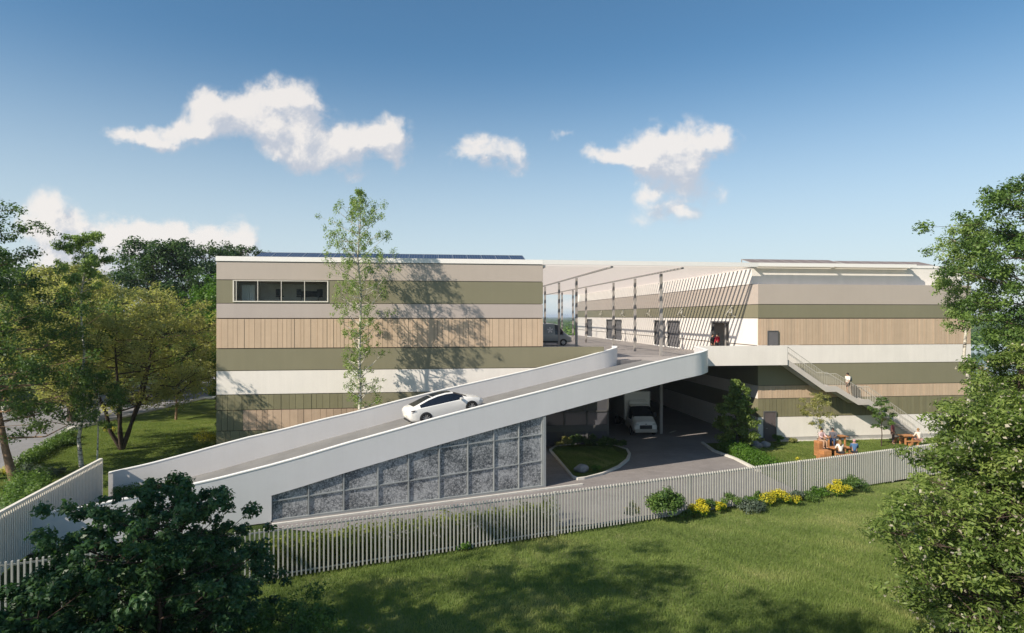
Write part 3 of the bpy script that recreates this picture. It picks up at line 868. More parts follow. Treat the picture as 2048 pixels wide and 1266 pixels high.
for i0 in (1, 3):
    (x0, z0), (x1, z1) = prof[i0], prof[i0 + 1]
    MB().box((x0, 43.96, z0 - .14), (x1, 45.01, z0)).build('landing', M['stairm'], ST)
for yy in (43.915, 45.05):
    mb = MB()
    for (x0, z0), (x1, z1) in zip(prof[:-1], prof[1:]):
        mb.tube([(x0, yy, z0 + 1.0), (x1, yy, z1 + 1.0)], .022, 6)
        n = max(2, int(abs(x1 - x0) / .135))
        for k in range(n):
            x = x0 + (x1 - x0) * (k + .5) / n; z = z0 + (z1 - z0) * (k + .5) / n
            mb.tube([(x, yy, z + .05), (x, yy, z + 1.0)], .010, 4, cap=False)
    mb.build('railing', M['railm'], ST)


# ------------------------------------------------------------------ the vehicle ramp
RP = thing('vehicle_ramp', 'long pale curved vehicle ramp with solid parapets and glazed side', 'ramp', (*rp(0, 3.5), 0))
ts = np.linspace(-23.4, 11.4, 60)


def strip_wall(name, m, path, zb, zt, th, cap_m=None, parent=RP):
    """solid wall following path (xy list), inner side to the left"""
    path = np.array(path); n = len(path)
    tg = np.gradient(path, axis=0); tg /= np.linalg.norm(tg, axis=1)[:, None]
    nn = np.stack([-tg[:, 1], tg[:, 0]], 1)
    inn = path + nn * th
    mb = MB()
    for i in range(n):
        mb.v += [(*path[i], zb[i]), (*path[i], zt[i]), (*inn[i], zt[i]), (*inn[i], zb[i])]
    for i in range(n - 1):
        a, b = 4 * i, 4 * i + 4
        for k in range(4):
            mb.face((a + k, b + k, b + (k + 1) % 4, a + (k + 1) % 4), 0)
    mb.face((0, 1, 2, 3)); e = 4 * (n - 1); mb.face((e + 3, e + 2, e + 1, e))
    o = mb.build(name, m, parent, smooth=True)
    cp = MB()
    for i in range(n):
        po = path[i] - nn[i] * .015; pi = inn[i] + nn[i] * .015
        cp.v += [(*po, zt[i] + .002), (*po, zt[i] + .05), (*pi, zt[i] + .05), (*pi, zt[i] + .002)]
    for i in range(n - 1):
        a, b = 4 * i, 4 * i + 4
        for k in range(4): cp.face((a + k, b + k, b + (k + 1) % 4, a + (k + 1) % 4), 0)
    cp.face((0, 1, 2, 3)); cp.face((e + 3, e + 2, e + 1, e))
    cp.build('coping', cap_m or M['rampcap'], o, smooth=True)
    return o


npath = [rp(t_) for t_ in ts] + [(17.5, 38.62), (17.85, 39.2), (18.15, 40.0), (18.5, 41.3), (18.8, 42.6), (19.12, 43.76)]
nzt = [rz(t_) for t_ in ts] + [7.40, 7.41, 7.42, 7.42, 7.42, 7.42]
nzb = [0.0 if t_ < -14.28 else max(0, rz(t_) - 1.44) for t_ in ts] + [5.96] * 6
i0 = int(np.argmax(ts >= -14.28))
nzt = [z - .05 for z in nzt]
npath.insert(i0, rp(-14.281)); nzt.insert(i0, rz(-14.28) - .05); nzb.insert(i0, 0.0)
npath.insert(i0 + 1, rp(-14.279)); nzt.insert(i0 + 1, rz(-14.28) - .05); nzb.insert(i0 + 1, rz(-14.28) - 1.44)
strip_wall('near_parapet', M['ramp'], npath, nzb, nzt, .24)
tf = np.linspace(-21.7, 8.4, 46)
FX = [-21.8, -19.9, -17.6, -16.6, -15, -12.3, -9.4, -6.4, -3.1, .4, 3.4, 6.2, 8.3, 9.4]
FD = [-.12, 0, .16, .25, .3, .25, .15, .14, .14, .12, .09, .12, .2, .3]
fpath = [rp(t_, RW - .22) for t_ in tf] + [rp(9.2, RW - .14), rp(9.75, RW + .06), rp(10.05, RW + .4), rp(10.1, RW + .85)]
fzt = [rz(t_) + float(np.interp(t_, FX, FD)) - .05 for t_ in tf] + [7.2, 7.29, 7.36, 7.38]
strip_wall('far_parapet', M['ramp_in'], fpath, [0.0 if t_ < -6 else rz(t_) - 1.5 for t_ in tf] + [5.9] * 4, fzt, .22)
# carriageway and its soffit
rd = MB(); tr = np.linspace(-23.4, 12.0, 60)
for t_ in tr:
    zr = max(0.015, rz(t_) - 1.02 - max(0, (-14 - t_)) * .04)
    (xa, ya), (xb, yb) = rp(t_, .24), rp(t_, RW - .22)
    rd.v += [(xa, ya, zr), (xb, yb, zr), (xb, yb, max(0.005, zr - .38)), (xa, ya, max(0.005, zr - .38))]
for i in range(len(tr) - 1):
    a, b = 4 * i, 4 * i + 4
    for k in range(4): rd.face((a + k, b + k, b + (k + 1) % 4, a + (k + 1) % 4), 0 if k == 0 else 1)
e = 4 * (len(tr) - 1); rd.face((e + 3, e + 2, e + 1, e), 1)
rd.build('carriageway', [M['ramproad'], M['ramp_in']], RP)
# glazed side
SC = MB()
px = [542, 617.5, 688, 756.6, 818, 879.7, 936.7, 989, 1039, 1084.7]
f_, ca_, sa_ = 1252., math.cos(YAW), math.sin(YAW)
tv_ = []
for u in px:
    r0 = (sa_ + ca_ * (u - 1024) / f_, ca_ - sa_ * (u - 1024) / f_)
    A = np.array([[r0[0], -DR[0]], [r0[1], -DR[1]]]); tv_.append(float(np.linalg.solve(A, P0)[1]))
tv_[0] = -14.27; tv_[-1] = -.03


def tz(k, t_):
    q = (t_ + 14.28) / 14.28
    return (.95 + .53 * q, 2.42 + .55 * q)[k]


def pw(mb, t0, t1, o0, o1, z0, z1, z0b=None, z1b=None, mi=0):
    z0b = z0 if z0b is None else z0b; z1b = z1 if z1b is None else z1b
    pts = [rp(t0, o0), rp(t1, o0), rp(t1, o1), rp(t0, o1)]
    mb.prism(pts, [z0, z0b, z0b, z0], [z1, z1b, z1b, z1], mi)


for i, t_ in enumerate(tv_):
    pw(SC, t_ - .032, t_ + .032, .06, .2, .1, rz(t_) - 1.46 if i else rz(t_) - 1.5)
for k in (0, 1):
    for t0, t1 in zip(tv_[:-1], tv_[1:]):
        za, zb_ = tz(k, t0), tz(k, t1)
        if za < rz(t0) - 1.46 or zb_ < rz(t1) - 1.5:
            ta = t0
            if za > rz(t0) - 1.5:
                ta = t0 + (t1 - t0) * .45; za = tz(k, ta)
            pw(SC, ta + .046, t1 - .046, .07, .19, za - .028, za + .028, zb_ - .028, zb_ + .028)
pw(SC, -14.27, -.0, .02, .24, 0, .1)
sc = SC.build('glazing_frame', M['mullion'], RP)
for t0, t1 in zip(tv_[:-1], tv_[1:]):
    mb = MB(); pw(mb, t0 + .05, t1 - .05, .12, .14, .1, rz(t0) - 1.45, .1, rz(t1) - 1.45)
    mb.build('glass_pane', M['frit'], sc)
eb = MB(); eb.prism([rp(.02, .02), rp(.2, .02), rp(.2, .5), rp(.02, .5)], 0, [rz(0) - 1.46] * 4); eb.build('end_post', M['mullion'], RP)
ib = MB(); pw(ib, -14.2, -.1, 1.6, 1.7, .0, 1.1, .0, 3.6); ib.build('inner_wall', M['concrete'], RP)


# ------------------------------------------------------------------ solar panels
def solar_row(label, x0, n, w, y, z, tilt, dep, m, group='solar panel rows on the roofs'):
    t = thing('solar_panel_row', label, 'solar panels', (x0, y, z), 0, group)
    first = None
    for k in range(n):
        if first is None:
            mb = MB(); mb.box((0.01, 0, .0), (w - .01, dep, .035)); o = mb.build('module', M['pv'] if m == 'pv' else M[m], t, world=False)
            fr_ = MB()
            for a, b in (((0, -.01, -.01), (w, .02, .045)), ((0, dep - .02, -.01), (w, dep + .01, .045)), ((0, .02, -.01), (.025, dep - .02, .045)), ((w - .025, .02, -.01), (w, dep - .02, .045))): fr_.box(a, b)
            fr_.build('module_frame', M['rim'] if m == 'pv' else M['steel'], o, world=False)
            o.rotation_euler = (tilt, 0, 0); o.location = (0, 0, .12); first = o
        else:
            o = copy_tree(first, t); o.location = (k * w, 0, .12)
    mb = MB()
    for k in range(0, n + 1, 3):
        mb.box((k * w - .03, .05, 0), (k * w + .03, .12, .12)); mb.box((k * w - .03, dep * math.cos(tilt) - .12, 0), (k * w + .03, dep * math.cos(tilt) - .05, .1 + dep * math.sin(tilt)))
    mb.build('support', M['steel'], t, world=False)


solar_row('long dark blue solar row along the left hand roof edge', -12.4, 18, 1.06, 45.6, 13.62, R(16), 1.7, 'pv')
solar_row('second dark blue solar row behind the left hand roof edge', -12.1, 18, 1.06, 48.3, 13.62, R(16), 1.7, 'pv')
solar_row('solar row painted with a pale reflection at the left of the right hand roof', 24.9, 7, 1.1, 46.8, 13.72, R(14), 1.7, 'pv_sheen')
solar_row('solar row painted with a pale reflection at the right of the right hand roof', 33.1, 7, 1.1, 46.8, 13.66, R(14), 1.7, 'pv_sheen')
solar_row('solar row painted with a pale reflection set further back on the right hand roof', 24.2 + .6, 14, 1.1, 51.5, 13.72, R(14), 1.7, 'pv_sheen')


# ------------------------------------------------------------------ fences
def fence(label, pts, h, pitch, w, d, m, group, npanel, name='slatted_fence', z0=0.0, rail=True):
    p0, p1 = np.array(pts[0]), np.array(pts[1]); L = np.linalg.norm(p1 - p0); ax = (p1 - p0) / L
    t = thing(name, label, 'fence', (*p0, 0), 0, group)
    for k in range(npanel):
        a, b = L * k / npanel, L * (k + 1) / npanel
        mb = MB(); n = int((b - a) / pitch)
        for i in range(1, n):
            c = p0 + ax * (a + (b - a) * i / n)
            mb.obox(c, ax, w / 2, d / 2, z0 + .06, h)
        mb.build('slat_panel', m, t)
        if rail:
            mb = MB(); c = p0 + ax * (a + b) / 2; cc = c + np.array([-ax[1], ax[0]]) * (d / 2 + .022)
            mb.obox(cc, ax, (b - a) / 2, .02, h - .16, h - .11); mb.obox(cc, ax, (b - a) / 2, .02, z0 + .16, z0 + .21)
            mb.build('rail', m, t)
    for k in range(npanel + 1):
        c = p0 + ax * L * k / npanel
        MB().obox(c, ax, .045, d / 2 + .008, 0, h + .012).build('post', m, t)
    return t


xa, xb = -15.9, 40.5
fence('long pale fence of upright slats between the lawn and the yard', [(xa, fence_pt(xa)), (xb, fence_pt(xb))], 1.93, .160, .050, .075, M['fencem'], 'slatted boundary fences', 8)
gt = fence('tall cream slatted gate fence closing the foot of the ramp', [(-15.55, 20.9), (-16.85, 34.3)], 2.28, .15, .075, .09, M['gatem'], 'slatted boundary fences', 3)
gp0, gp1 = np.array((-15.55, 20.9)), np.array((-16.85, 34.3)); gax = (gp1 - gp0) / np.linalg.norm(gp1 - gp0)
mb = MB(); mb.obox((gp0 + gp1) / 2, gax, np.linalg.norm(gp1 - gp0) / 2, .07, 2.29, 2.37); mb.build('top_rail', M['gatem'], gt)
mb = MB(); mb.obox((gp0 + gp1) / 2 - np.array([.16, 0]), gax, np.linalg.norm(gp1 - gp0) / 2, .008, .05, 2.2); mb.build('backing_sheet', M['gatem'], gt)


# ------------------------------------------------------------------ vehicles
def lerp_st(st, xs):
    st = np.array(st, float)
    return [[x] + [float(np.interp(x, st[:, 0], st[:, k])) for k in range(1, 7)] for x in xs]


def ring(s):
    x, zb, ws, zt_, wb, ztop, wt = s
    wm = max(ws, wb) + .02
    h = [(0, zb), (ws - .10, zb), (ws, zb + .10), (wm, zb + (zt_ - zb) * .45), (wm - .005, zb + (zt_ - zb) * .72), (wb, zt_ - .03), (wb - .03, zt_), (wt, max(zt_ + .01, ztop - .06)), (wt - .13, ztop), (0, ztop + .015)]
    L = [(x, y, z) for y, z in h] + [(x, -y, z) for y, z in h[-2:0:-1]]
    return L


def vehicle_body(t, st, extra, arches, paint, glass, is_glass, arch_r, seg=24):
    st = [list(s) for s in st]
    xs = sorted(set([s[0] for s in st] + list(extra) + list(np.linspace(st[0][0], st[-1][0], seg))))
    S_ = lerp_st(st, xs)
    rings = [ring(s) for s in S_]; n = len(rings[0])
    body, glassm = MB(), {}
    for r_ in rings: body.v += r_
    for i in range(len(rings) - 1):
        for k in range(n):
            k2 = (k + 1) % n; xm = (xs[i] + xs[i + 1]) / 2
            kk = k if k < 9 else n - 1 - k
            w = is_glass(xm, kk)
            if w:
                q = [Vector(rings[i][k]), Vector(rings[i + 1][k]), Vector(rings[i + 1][k2]), Vector(rings[i][k2])]
                key = (w, 0 if k < 9 else 1) if w.startswith('side') else (w, 0)
                mb = glassm.setdefault(key, MB())
                b = len(mb.v); mb.v += [tuple(p) for p in q]; mb.face((b, b + 1, b + 2, b + 3))
            else:
                body.face((i * n + k, (i + 1) * n + k, (i + 1) * n + k2, i * n + k2))
    body.face(list(range(n))[::-1]); e = (len(rings) - 1) * n; body.face([e + k for k in range(n)])
    o = body.build('body', paint, t, smooth=True, world=False, angle=32)
    # inner dark tub so that nothing shows through the window openings
    for (w, s), mb in glassm.items():
        bm = bmesh.new(); me = bpy.data.meshes.new('window'); me.from_pydata(mb.v, [], mb.f); bm.from_mesh(me)
        bmesh.ops.remove_doubles(bm, verts=bm.verts, dist=1e-5); bm.to_mesh(me); bm.free()
        me.polygons.foreach_set('use_smooth', [True] * len(me.polygons)); me.set_sharp_from_angle(angle=R(30))
        link({'wind': 'windscreen', 'rear': 'rear_window', 'roof': 'glass_roof'}.get(w[:4], 'window'), me, [glass], t, False)
    # wheel arches: black lip and a flat black disc standing in for recess shade
    ym = max(s[2] for s in st) + .02
    for ax in arches:
        for sgn in (1, -1):
            mb = MB(); c = 22; ro, ri = arch_r, arch_r - .05
            for k in range(c + 1):
                q = math.pi * k / c
                for rr in (ri, ro):
                    mb.v.append((ax + rr * math.cos(q), sgn * (ym + .012), .33 + rr * math.sin(q)))
            for k in range(c): mb.face((2 * k, 2 * k + 1, 2 * k + 3, 2 * k + 2))
            n0 = len(mb.v); mb.v += [(ax + ri * math.cos(math.pi * k / c), sgn * (ym + .004), .33 + ri * math.sin(math.pi * k / c)) for k in range(c + 1)] + [(ax + ri, sgn * (ym + .004), .16), (ax - ri, sgn * (ym + .004), .16)]
            order = list(range(n0, n0 + c + 1)) + [n0 + c + 2, n0 + c + 1]
            mb.face(order)
            mb.build('wheel_arch_shade', M['plastic'], t, world=False)
    return o


def wheel(t, x, y, r, w, sgn):
    mb = MB(); prof_ = [(r * .66, w / 2), (r * .93, w / 2), (r, w * .36), (r, -w * .36), (r * .93, -w / 2), (r * .66, -w / 2)]
    c = 28
    for k in range(c):
        q = 2 * math.pi * k / c
        for rr, yy in prof_: mb.v.append((rr * math.cos(q), yy, rr * math.sin(q)))
    for k in range(c):
        for j in range(6):
            a, b = k * 6 + j, k * 6 + (j + 1) % 6; a2, b2 = ((k + 1) % c) * 6 + j, ((k + 1) % c) * 6 + (j + 1) % 6
            mb.face((a, b, b2, a2))
    wh = thing_child('wheel', t, (x, y, r))
    mb.build('tyre', M['rubber'], wh, smooth=True, world=False)
    rm_ = MB(); rm_.disc((0, sgn * (w / 2 - .05), 0), (0, 1, 0), r * .66, .02, 28)
    for k in range(5):
        q = 2 * math.pi * k / 5; d = Vector((math.cos(q), 0, math.sin(q))); e_ = Vector((-d.z, 0, d.x))
        for s2 in (-1, 1):
            a = d * r * .12 + e_ * s2 * .02; b = d * r * .65 + e_ * s2 * r * .16
            rm_.tube([a + Vector((0, sgn * (w / 2 - .02), 0)), b + Vector((0, sgn * (w / 2 - .01), 0))], .02, 5)
    rm_.disc((0, sgn * (w / 2 - .01), 0), (0, 1, 0), r * .16, .05, 14)
    rm_.build('rim', M['rim'], wh, smooth=True, world=False)


def thing_child(name, parent, loc):
    o = bpy.data.objects.new(name, None); o.empty_display_size = .1; C.objects.link(o); o.parent = parent; o.location = loc
    return o


car_t, car_o = -4.3, 4.35
cx, cy = rp(car_t, car_o)
car = thing('parked_car', 'white fastback electric car driving up the ramp', 'car', (cx, cy, rz(car_t) - 1.02), math.atan2(DR[1], DR[0]))
car.name = 'car'
slope = math.atan((rz(car_t + 2) - rz(car_t - 2)) / 4)
car.rotation_euler = Matrix(((DR[0] * math.cos(slope), -DR[1], -DR[0] * math.sin(slope)), (DR[1] * math.cos(slope), DR[0], -DR[1] * math.sin(slope)), (math.sin(slope), 0, math.cos(slope)))).to_euler()
ST_CAR = [(-2.36, .52, .60, .84, .64, .90, .50), (-2.31, .40, .72, .93, .74, 1.0, .60), (-2.2, .30, .82, .99, .81, 1.07, .68), (-2.0, .25, .88, 1.0, .86, 1.10, .70), (-1.75, .22, .90, .99, .88, 1.15, .69),
          (-1.0, .20, .905, .97, .895, 1.345, .62), (-.45, .20, .905, .955, .895, 1.43, .60), (.1, .20, .905, .945, .895, 1.445, .59), (.55, .20, .905, .93, .89, 1.395, .59),
          (1.3, .22, .905, .92, .87, 1.02, .72), (1.6, .24, .90, .87, .86, .945, .70), (2.0, .28, .86, .76, .80, .82, .60), (2.24, .34, .74, .64, .68, .69, .46), (2.34, .42, .58, .56, .52, .59, .34)]


def car_glass(x, k):
    if k == 6 and -1.6 < x < 1.05: return 'side_rear' if x < -.05 else 'side_front'
    if k in (7, 8):
        if -1.95 < x < -.75 and k == 8: return 'rear'
        if .55 < x < 1.3: return 'wind'
        if -.72 < x < .5 and k == 8: return 'roof'
    return None


vehicle_body(car, ST_CAR, (-1.95, -1.6, -.75, -.72, -.08, -.02, .5, 1.05), (-1.42, 1.42), M['carwhite'], M['carglass'], car_glass, .385)
for x in (-1.42, 1.42):
    for s in (1, -1): wheel(car, x, s * .845, .335, .225, s)
for s in (1, -1):
    mb = MB(); mb.v = [(-2.345, s * .38, .80), (-2.30, s * .66, .77), (-2.12, s * .86, .84), (-1.92, s * .905, .93), (-2.12, s * .85, .955), (-2.325, s * .46, .93)]
    n = len(mb.v); mb.v += [(x - .02, y + s * .025, z) for x, y, z in mb.v]
    for k in range(n): mb.face((k, (k + 1) % n, n + (k + 1) % n, n + k))
    mb.face(range(n, 2 * n)); mb.build('tail_light', M['taillight'], car, world=False)
    mb = MB(); mb.v = [(2.0, s * .80, .72), (2.24, s * .56, .66), (2.26, s * .58, .60), (2.04, s * .83, .64)]; mb.v += [(x + .02, y + s * .02, z) for x, y, z in mb.v]
    for k in range(4): mb.face((k, (k + 1) % 4, 4 + (k + 1) % 4, 4 + k))
    mb.face((4, 5, 6, 7)); mb.build('headlight', M['headlight'], car, world=False)
    mb = MB(); mb.box((.78, s * .88, .93), (.95, s * 1.05, 1.05)); mb.build('wing_mirror', M['carwhite'], car, world=False, bevel=.03)
MB().box((-2.36, -.55, .30), (-2.15, .55, .42)).build('rear_bumper', M['plastic'], car, world=False, bevel=.03)
MB().box((-2.39, -.26, .56), (-2.345, .26, .68)).build('number_plate', M['winframe'], car, world=False)

# van on the deck
ST_VAN = [(-2.7, .42, .88, 1.25, .93, 2.28, .80), (-2.6, .32, .95, 1.25, .97, 2.4, .84), (.6, .30, .97, 1.25, .98, 2.42, .84), (1.15, .30, .97, 1.22, .97, 2.33, .80), (1.95, .30, .97, 1.18, .95, 1.46, .80), (2.2, .32, .95, 1.1, .92, 1.27, .74), (2.6, .36, .88, .95, .82, 1.05, .62), (2.72, .45, .72, .8, .66, .86, .46)]


def van_glass(x, k):
    if k == 6 and .8 < x < 1.75: return 'side'
    if k in (7, 8) and 1.2 < x < 1.95: return 'wind'
    return None


def van(label, loc, rz_, paint, logo):
    t = thing('delivery_van', label, 'van', loc, rz_)
    vehicle_body(t, ST_VAN, (.8, 1.75, 1.2), (-1.6, 1.75), paint, M['carglass'], van_glass, .42)
    for x in (-1.6, 1.75):
        for s in (1, -1): wheel(t, x, s * .925, .345, .22, s)
    for s in (1, -1):
        MB().box((2.4, s * .62 - .13, .86), (2.69, s * .62 + .13, 1.02)).build('headlight', M['headlight'], t, world=False, bevel=.04)
        mb = MB(); mb.box((1.5, s * .98 - .02, 1.25), (1.66, s * 1.16 + .02, 1.5)); mb.build('wing_mirror', M['plastic'], t, world=False, bevel=.03)
        MB().box((-2.3, s * .985 - .012, .38), (1.2, s * .985 + .012, .52)).build('side_moulding', M['plastic'], t, world=False)
    MB().box((2.6, -.7, .42), (2.78, .7, .62)).build('front_bumper', M['plastic'], t, world=False, bevel=.05)
    if logo:
        mb = MB(); yy = -1.012
        for a in range(5):
            q = a * 2 * math.pi / 5 + .3; c = Vector((.25, yy, 1.72)); d = Vector((math.cos(q), 0, math.sin(q))); e_ = Vector((-d.z, 0, d.x))
            n0 = len(mb.v); mb.v += [tuple(c + d * .05 + e_ * .05), tuple(c + d * .34 + e_ * .10), tuple(c + d * .30 - e_ * .07), tuple(c + d * .05 - e_ * .05)]
            mb.face((n0, n0 + 1, n0 + 2, n0 + 3))
        mb.build('logo', M['logo'], t, world=False)
    return t


van('grey green van with a white star shaped mark on its side', (12.45, 69.0, 6.38), 0, M['vangrey'], True)
van('pale silver van parked beyond the grey green one on the deck', (13.6, 77.5, 6.38), 0, M['silver'], False)

# box truck below the deck
tr_ = thing('box_truck', 'white box truck with its cab at the sunlit edge of the deck', 'truck', (16.9, 50.6, 0), R(-90 - 3))
ST_CAB = [(-.55, .40, .93, 1.25, .95, 2.2, .80), (.3, .36, .95, 1.25, .97, 2.32, .82), (.75, .36, .96, 1.25, .97, 2.28, .80), (1.55, .36, .96, 1.22, .95, 1.5, .82), (1.8, .36, .95, 1.16, .92, 1.34, .78), (2.22, .40, .92, 1.02, .86, 1.17, .70), (2.36, .48, .82, .86, .76, .95, .58)]


def cab_glass(x, k):
    if k == 6 and .1 < x < 1.4: return 'side'
    if k in (7, 8) and .8 < x < 1.55: return 'wind'
    return None


vehicle_body(tr_, ST_CAB, (.1, 1.4, .8), (1.45,), M['truckwhite'], M['carglass'], cab_glass, .43)
bx = MB(); bx.box((-5.6, -1.08, .95), (-.2, 1.08, 3.3)); box_o = bx.build('cargo_box', M['truckwhite'], tr_, world=False, bevel=.04)
ed = MB()
for y in (-1.1, 1.06): ed.box((-.24, y, .95), (-.17, y + .04, 3.32))
ed.box((-.24, -1.06, 3.27), (-.17, 1.06, 3.32)); ed.build('box_edging', M['rim'], box_o, world=False)
MB().box((-.17, -.8, 2.2), (.2, .8, 2.62)).build('wind_deflector', M['truckwhite'], tr_, world=False, bevel=.1)
ch = MB(); ch.box((-5.4, -.42, .62), (.2, -.3, .9)); ch.box((-5.4, .3, .62), (.2, .42, .9)); ch.box((-2.4, -.98, .45), (-.9, -.9, .85)); ch.box((-2.4, .9, .45), (-.9, .98, .85)); ch.build('chassis', M['plastic'], tr_, world=False)
for s in (1, -1):
    wheel(tr_, 1.45, s * .905, .36, .24, s); wheel(tr_, -3.6, s * .86, .36, .34, s)
    MB().box((2.1, s * .68 - .16, .86), (2.36, s * .68 + .14, 1.05)).build('headlight', M['headlight'], tr_, world=False, bevel=.05)
    MB().box((1.05, s * 1.0 - .03, 1.4), (1.2, s * 1.18 + .03, 1.78)).build('wing_mirror', M['plastic'], tr_, world=False, bevel=.03)
gr = MB(); gr.box((2.30, -.5, .62), (2.385, .5, .92))
for q in range(3): gr.box((2.385, -.46, .66 + q * .09), (2.4, .46, .70 + q * .09))
gr.build('grille', M['plastic'], tr_, world=False)
MB().tube([(2.40, 0, .98), (2.425, 0, .98)], .085, 14).build('emblem', M['rim'], tr_, world=False)
MB().box((2.2, -.9, .34), (2.46, .9, .60)).build('front_bumper', M['silver'], tr_, world=False, bevel=.05)

# ------------------------------------------------------------------ wooden furniture
def slat_block(mb, x0, x1, y0, y1, z0, z1, r):
    """a block of horizontal boards"""
    n = max(2, round((z1 - z0) / .13)); h = (z1 - z0) / n
    for k in range(n): mb.box((x0, y0, z0 + k * h + .006), (x1, y1, z0 + (k + 1) * h - .006), 0, r.random())
    mb.box((x0 + .02, y0 + .02, z0), (x1 - .02, y1 - .02, z1 - .01), 0, .1)


r_ = random.Random(4)
sb = thing('stepped_bench', 'orange timber seating block in three rising steps', 'bench', (26.2, 39.6, 0))
for x0, x1, y0, y1, z in ((25.3, 25.62, 38.5, 38.95, .42), (25.7, 26.25, 38.7, 39.25, .66), (26.05, 26.62, 39.75, 40.35, 1.06)):
    mb = MB(); slat_block(mb, x0, x1, y0, y1, .02, z, r_); mb.build('step', M['wood'], sb)


def table(label, x, y, z, lx, ly, rz_=0.0, bench=True):
    t = thing('picnic_table', label, 'table', (x, y, 0), rz_, 'timber tables in the garden strip')
    mb = MB(); n = round(ly / .15)
    for k in range(n): mb.box((-lx / 2, -ly / 2 + k * ly / n + .005, z - .05), (lx / 2, -ly / 2 + (k + 1) * ly / n - .005, z), 0, r_.random())
    mb.build('tabletop', M['wood'], t, world=False)
    for sx in (-1, 1):
        mb = MB(); xx = sx * (lx / 2 - .22)
        for sy in (-1, 1):
            mb.obox((xx, sy * ly * .33), (1, 0), .045, .05, 0, z - .05, 0, r_.random())
        mb.box((xx - .04, -ly * .33 + .05, z - .16), (xx + .04, ly * .33 - .05, z - .055)); mb.build('leg', M['wood'], t, world=False)
    if bench:
        for sy in (-1, 1):
            yb = sy * (ly / 2 + .32)
            mb = MB(); mb.box((-lx / 2, yb - .15, .40), (lx / 2, yb - .005, .45), 0, .4); mb.box((-lx / 2, yb + .005, .40), (lx / 2, yb + .15, .45), 0, .7)
            for xx in (-lx / 2 + .2, lx / 2 - .2): mb.box((xx - .04, yb - .13, 0), (xx + .04, yb + .13, .4), 0, .5)
            mb.build('bench_seat', M['wood'], t, world=False)


table('low orange picnic table with benches between two seated people', 27.35, 39.45, .74, 1.5, .75, .1)
table('high orange bar table behind the seated people', 28.2, 41.2, 1.14, 1.7, .7, .1, False)
table('short orange table beside the stair foot', 35.0, 42.75, .76, 1.0, .8, 0, True)

# ------------------------------------------------------------------ people
def skin_mesh(name, pts, edges, matl, parent, root=0, sub=1):
    me = bpy.data.meshes.new(name)
    me.from_pydata([p[:3] for p in pts], edges, [])
    o = link(name, me, [matl], parent, False)
    md = o.modifiers.new('skin', 'SKIN'); md.use_smooth_shade = True
    sk = me.skin_vertices[0].data
    for i, p in enumerate(pts):
        rr = p[3]; sk[i].radius = (rr, rr) if not hasattr(rr, '__len__') else rr
        sk[i].use_root = (i == root)
    s = o.modifiers.new('sub', 'SUBSURF'); s.levels = sub; s.render_levels = sub
    return o


SKIN = mat('skin', (0.42, 0.25, 0.17), 0.55, 0.3)
HAIR_D = mat('dark_hair', (0.025, 0.018, 0.014), 0.6, 0.3, var=.2, vscale=40)
HAIR_B = mat('fair_hair', (0.26, 0.16, 0.07), 0.6, 0.3, var=.2, vscale=40)
SHOE = mat('shoe_leather', (0.06, 0.05, 0.045), 0.6, 0.3)


def cloth(name, c):
    return mat(name, c, 0.85, 0.15, var=.08, vscale=8, bump=.3, bscale=30)


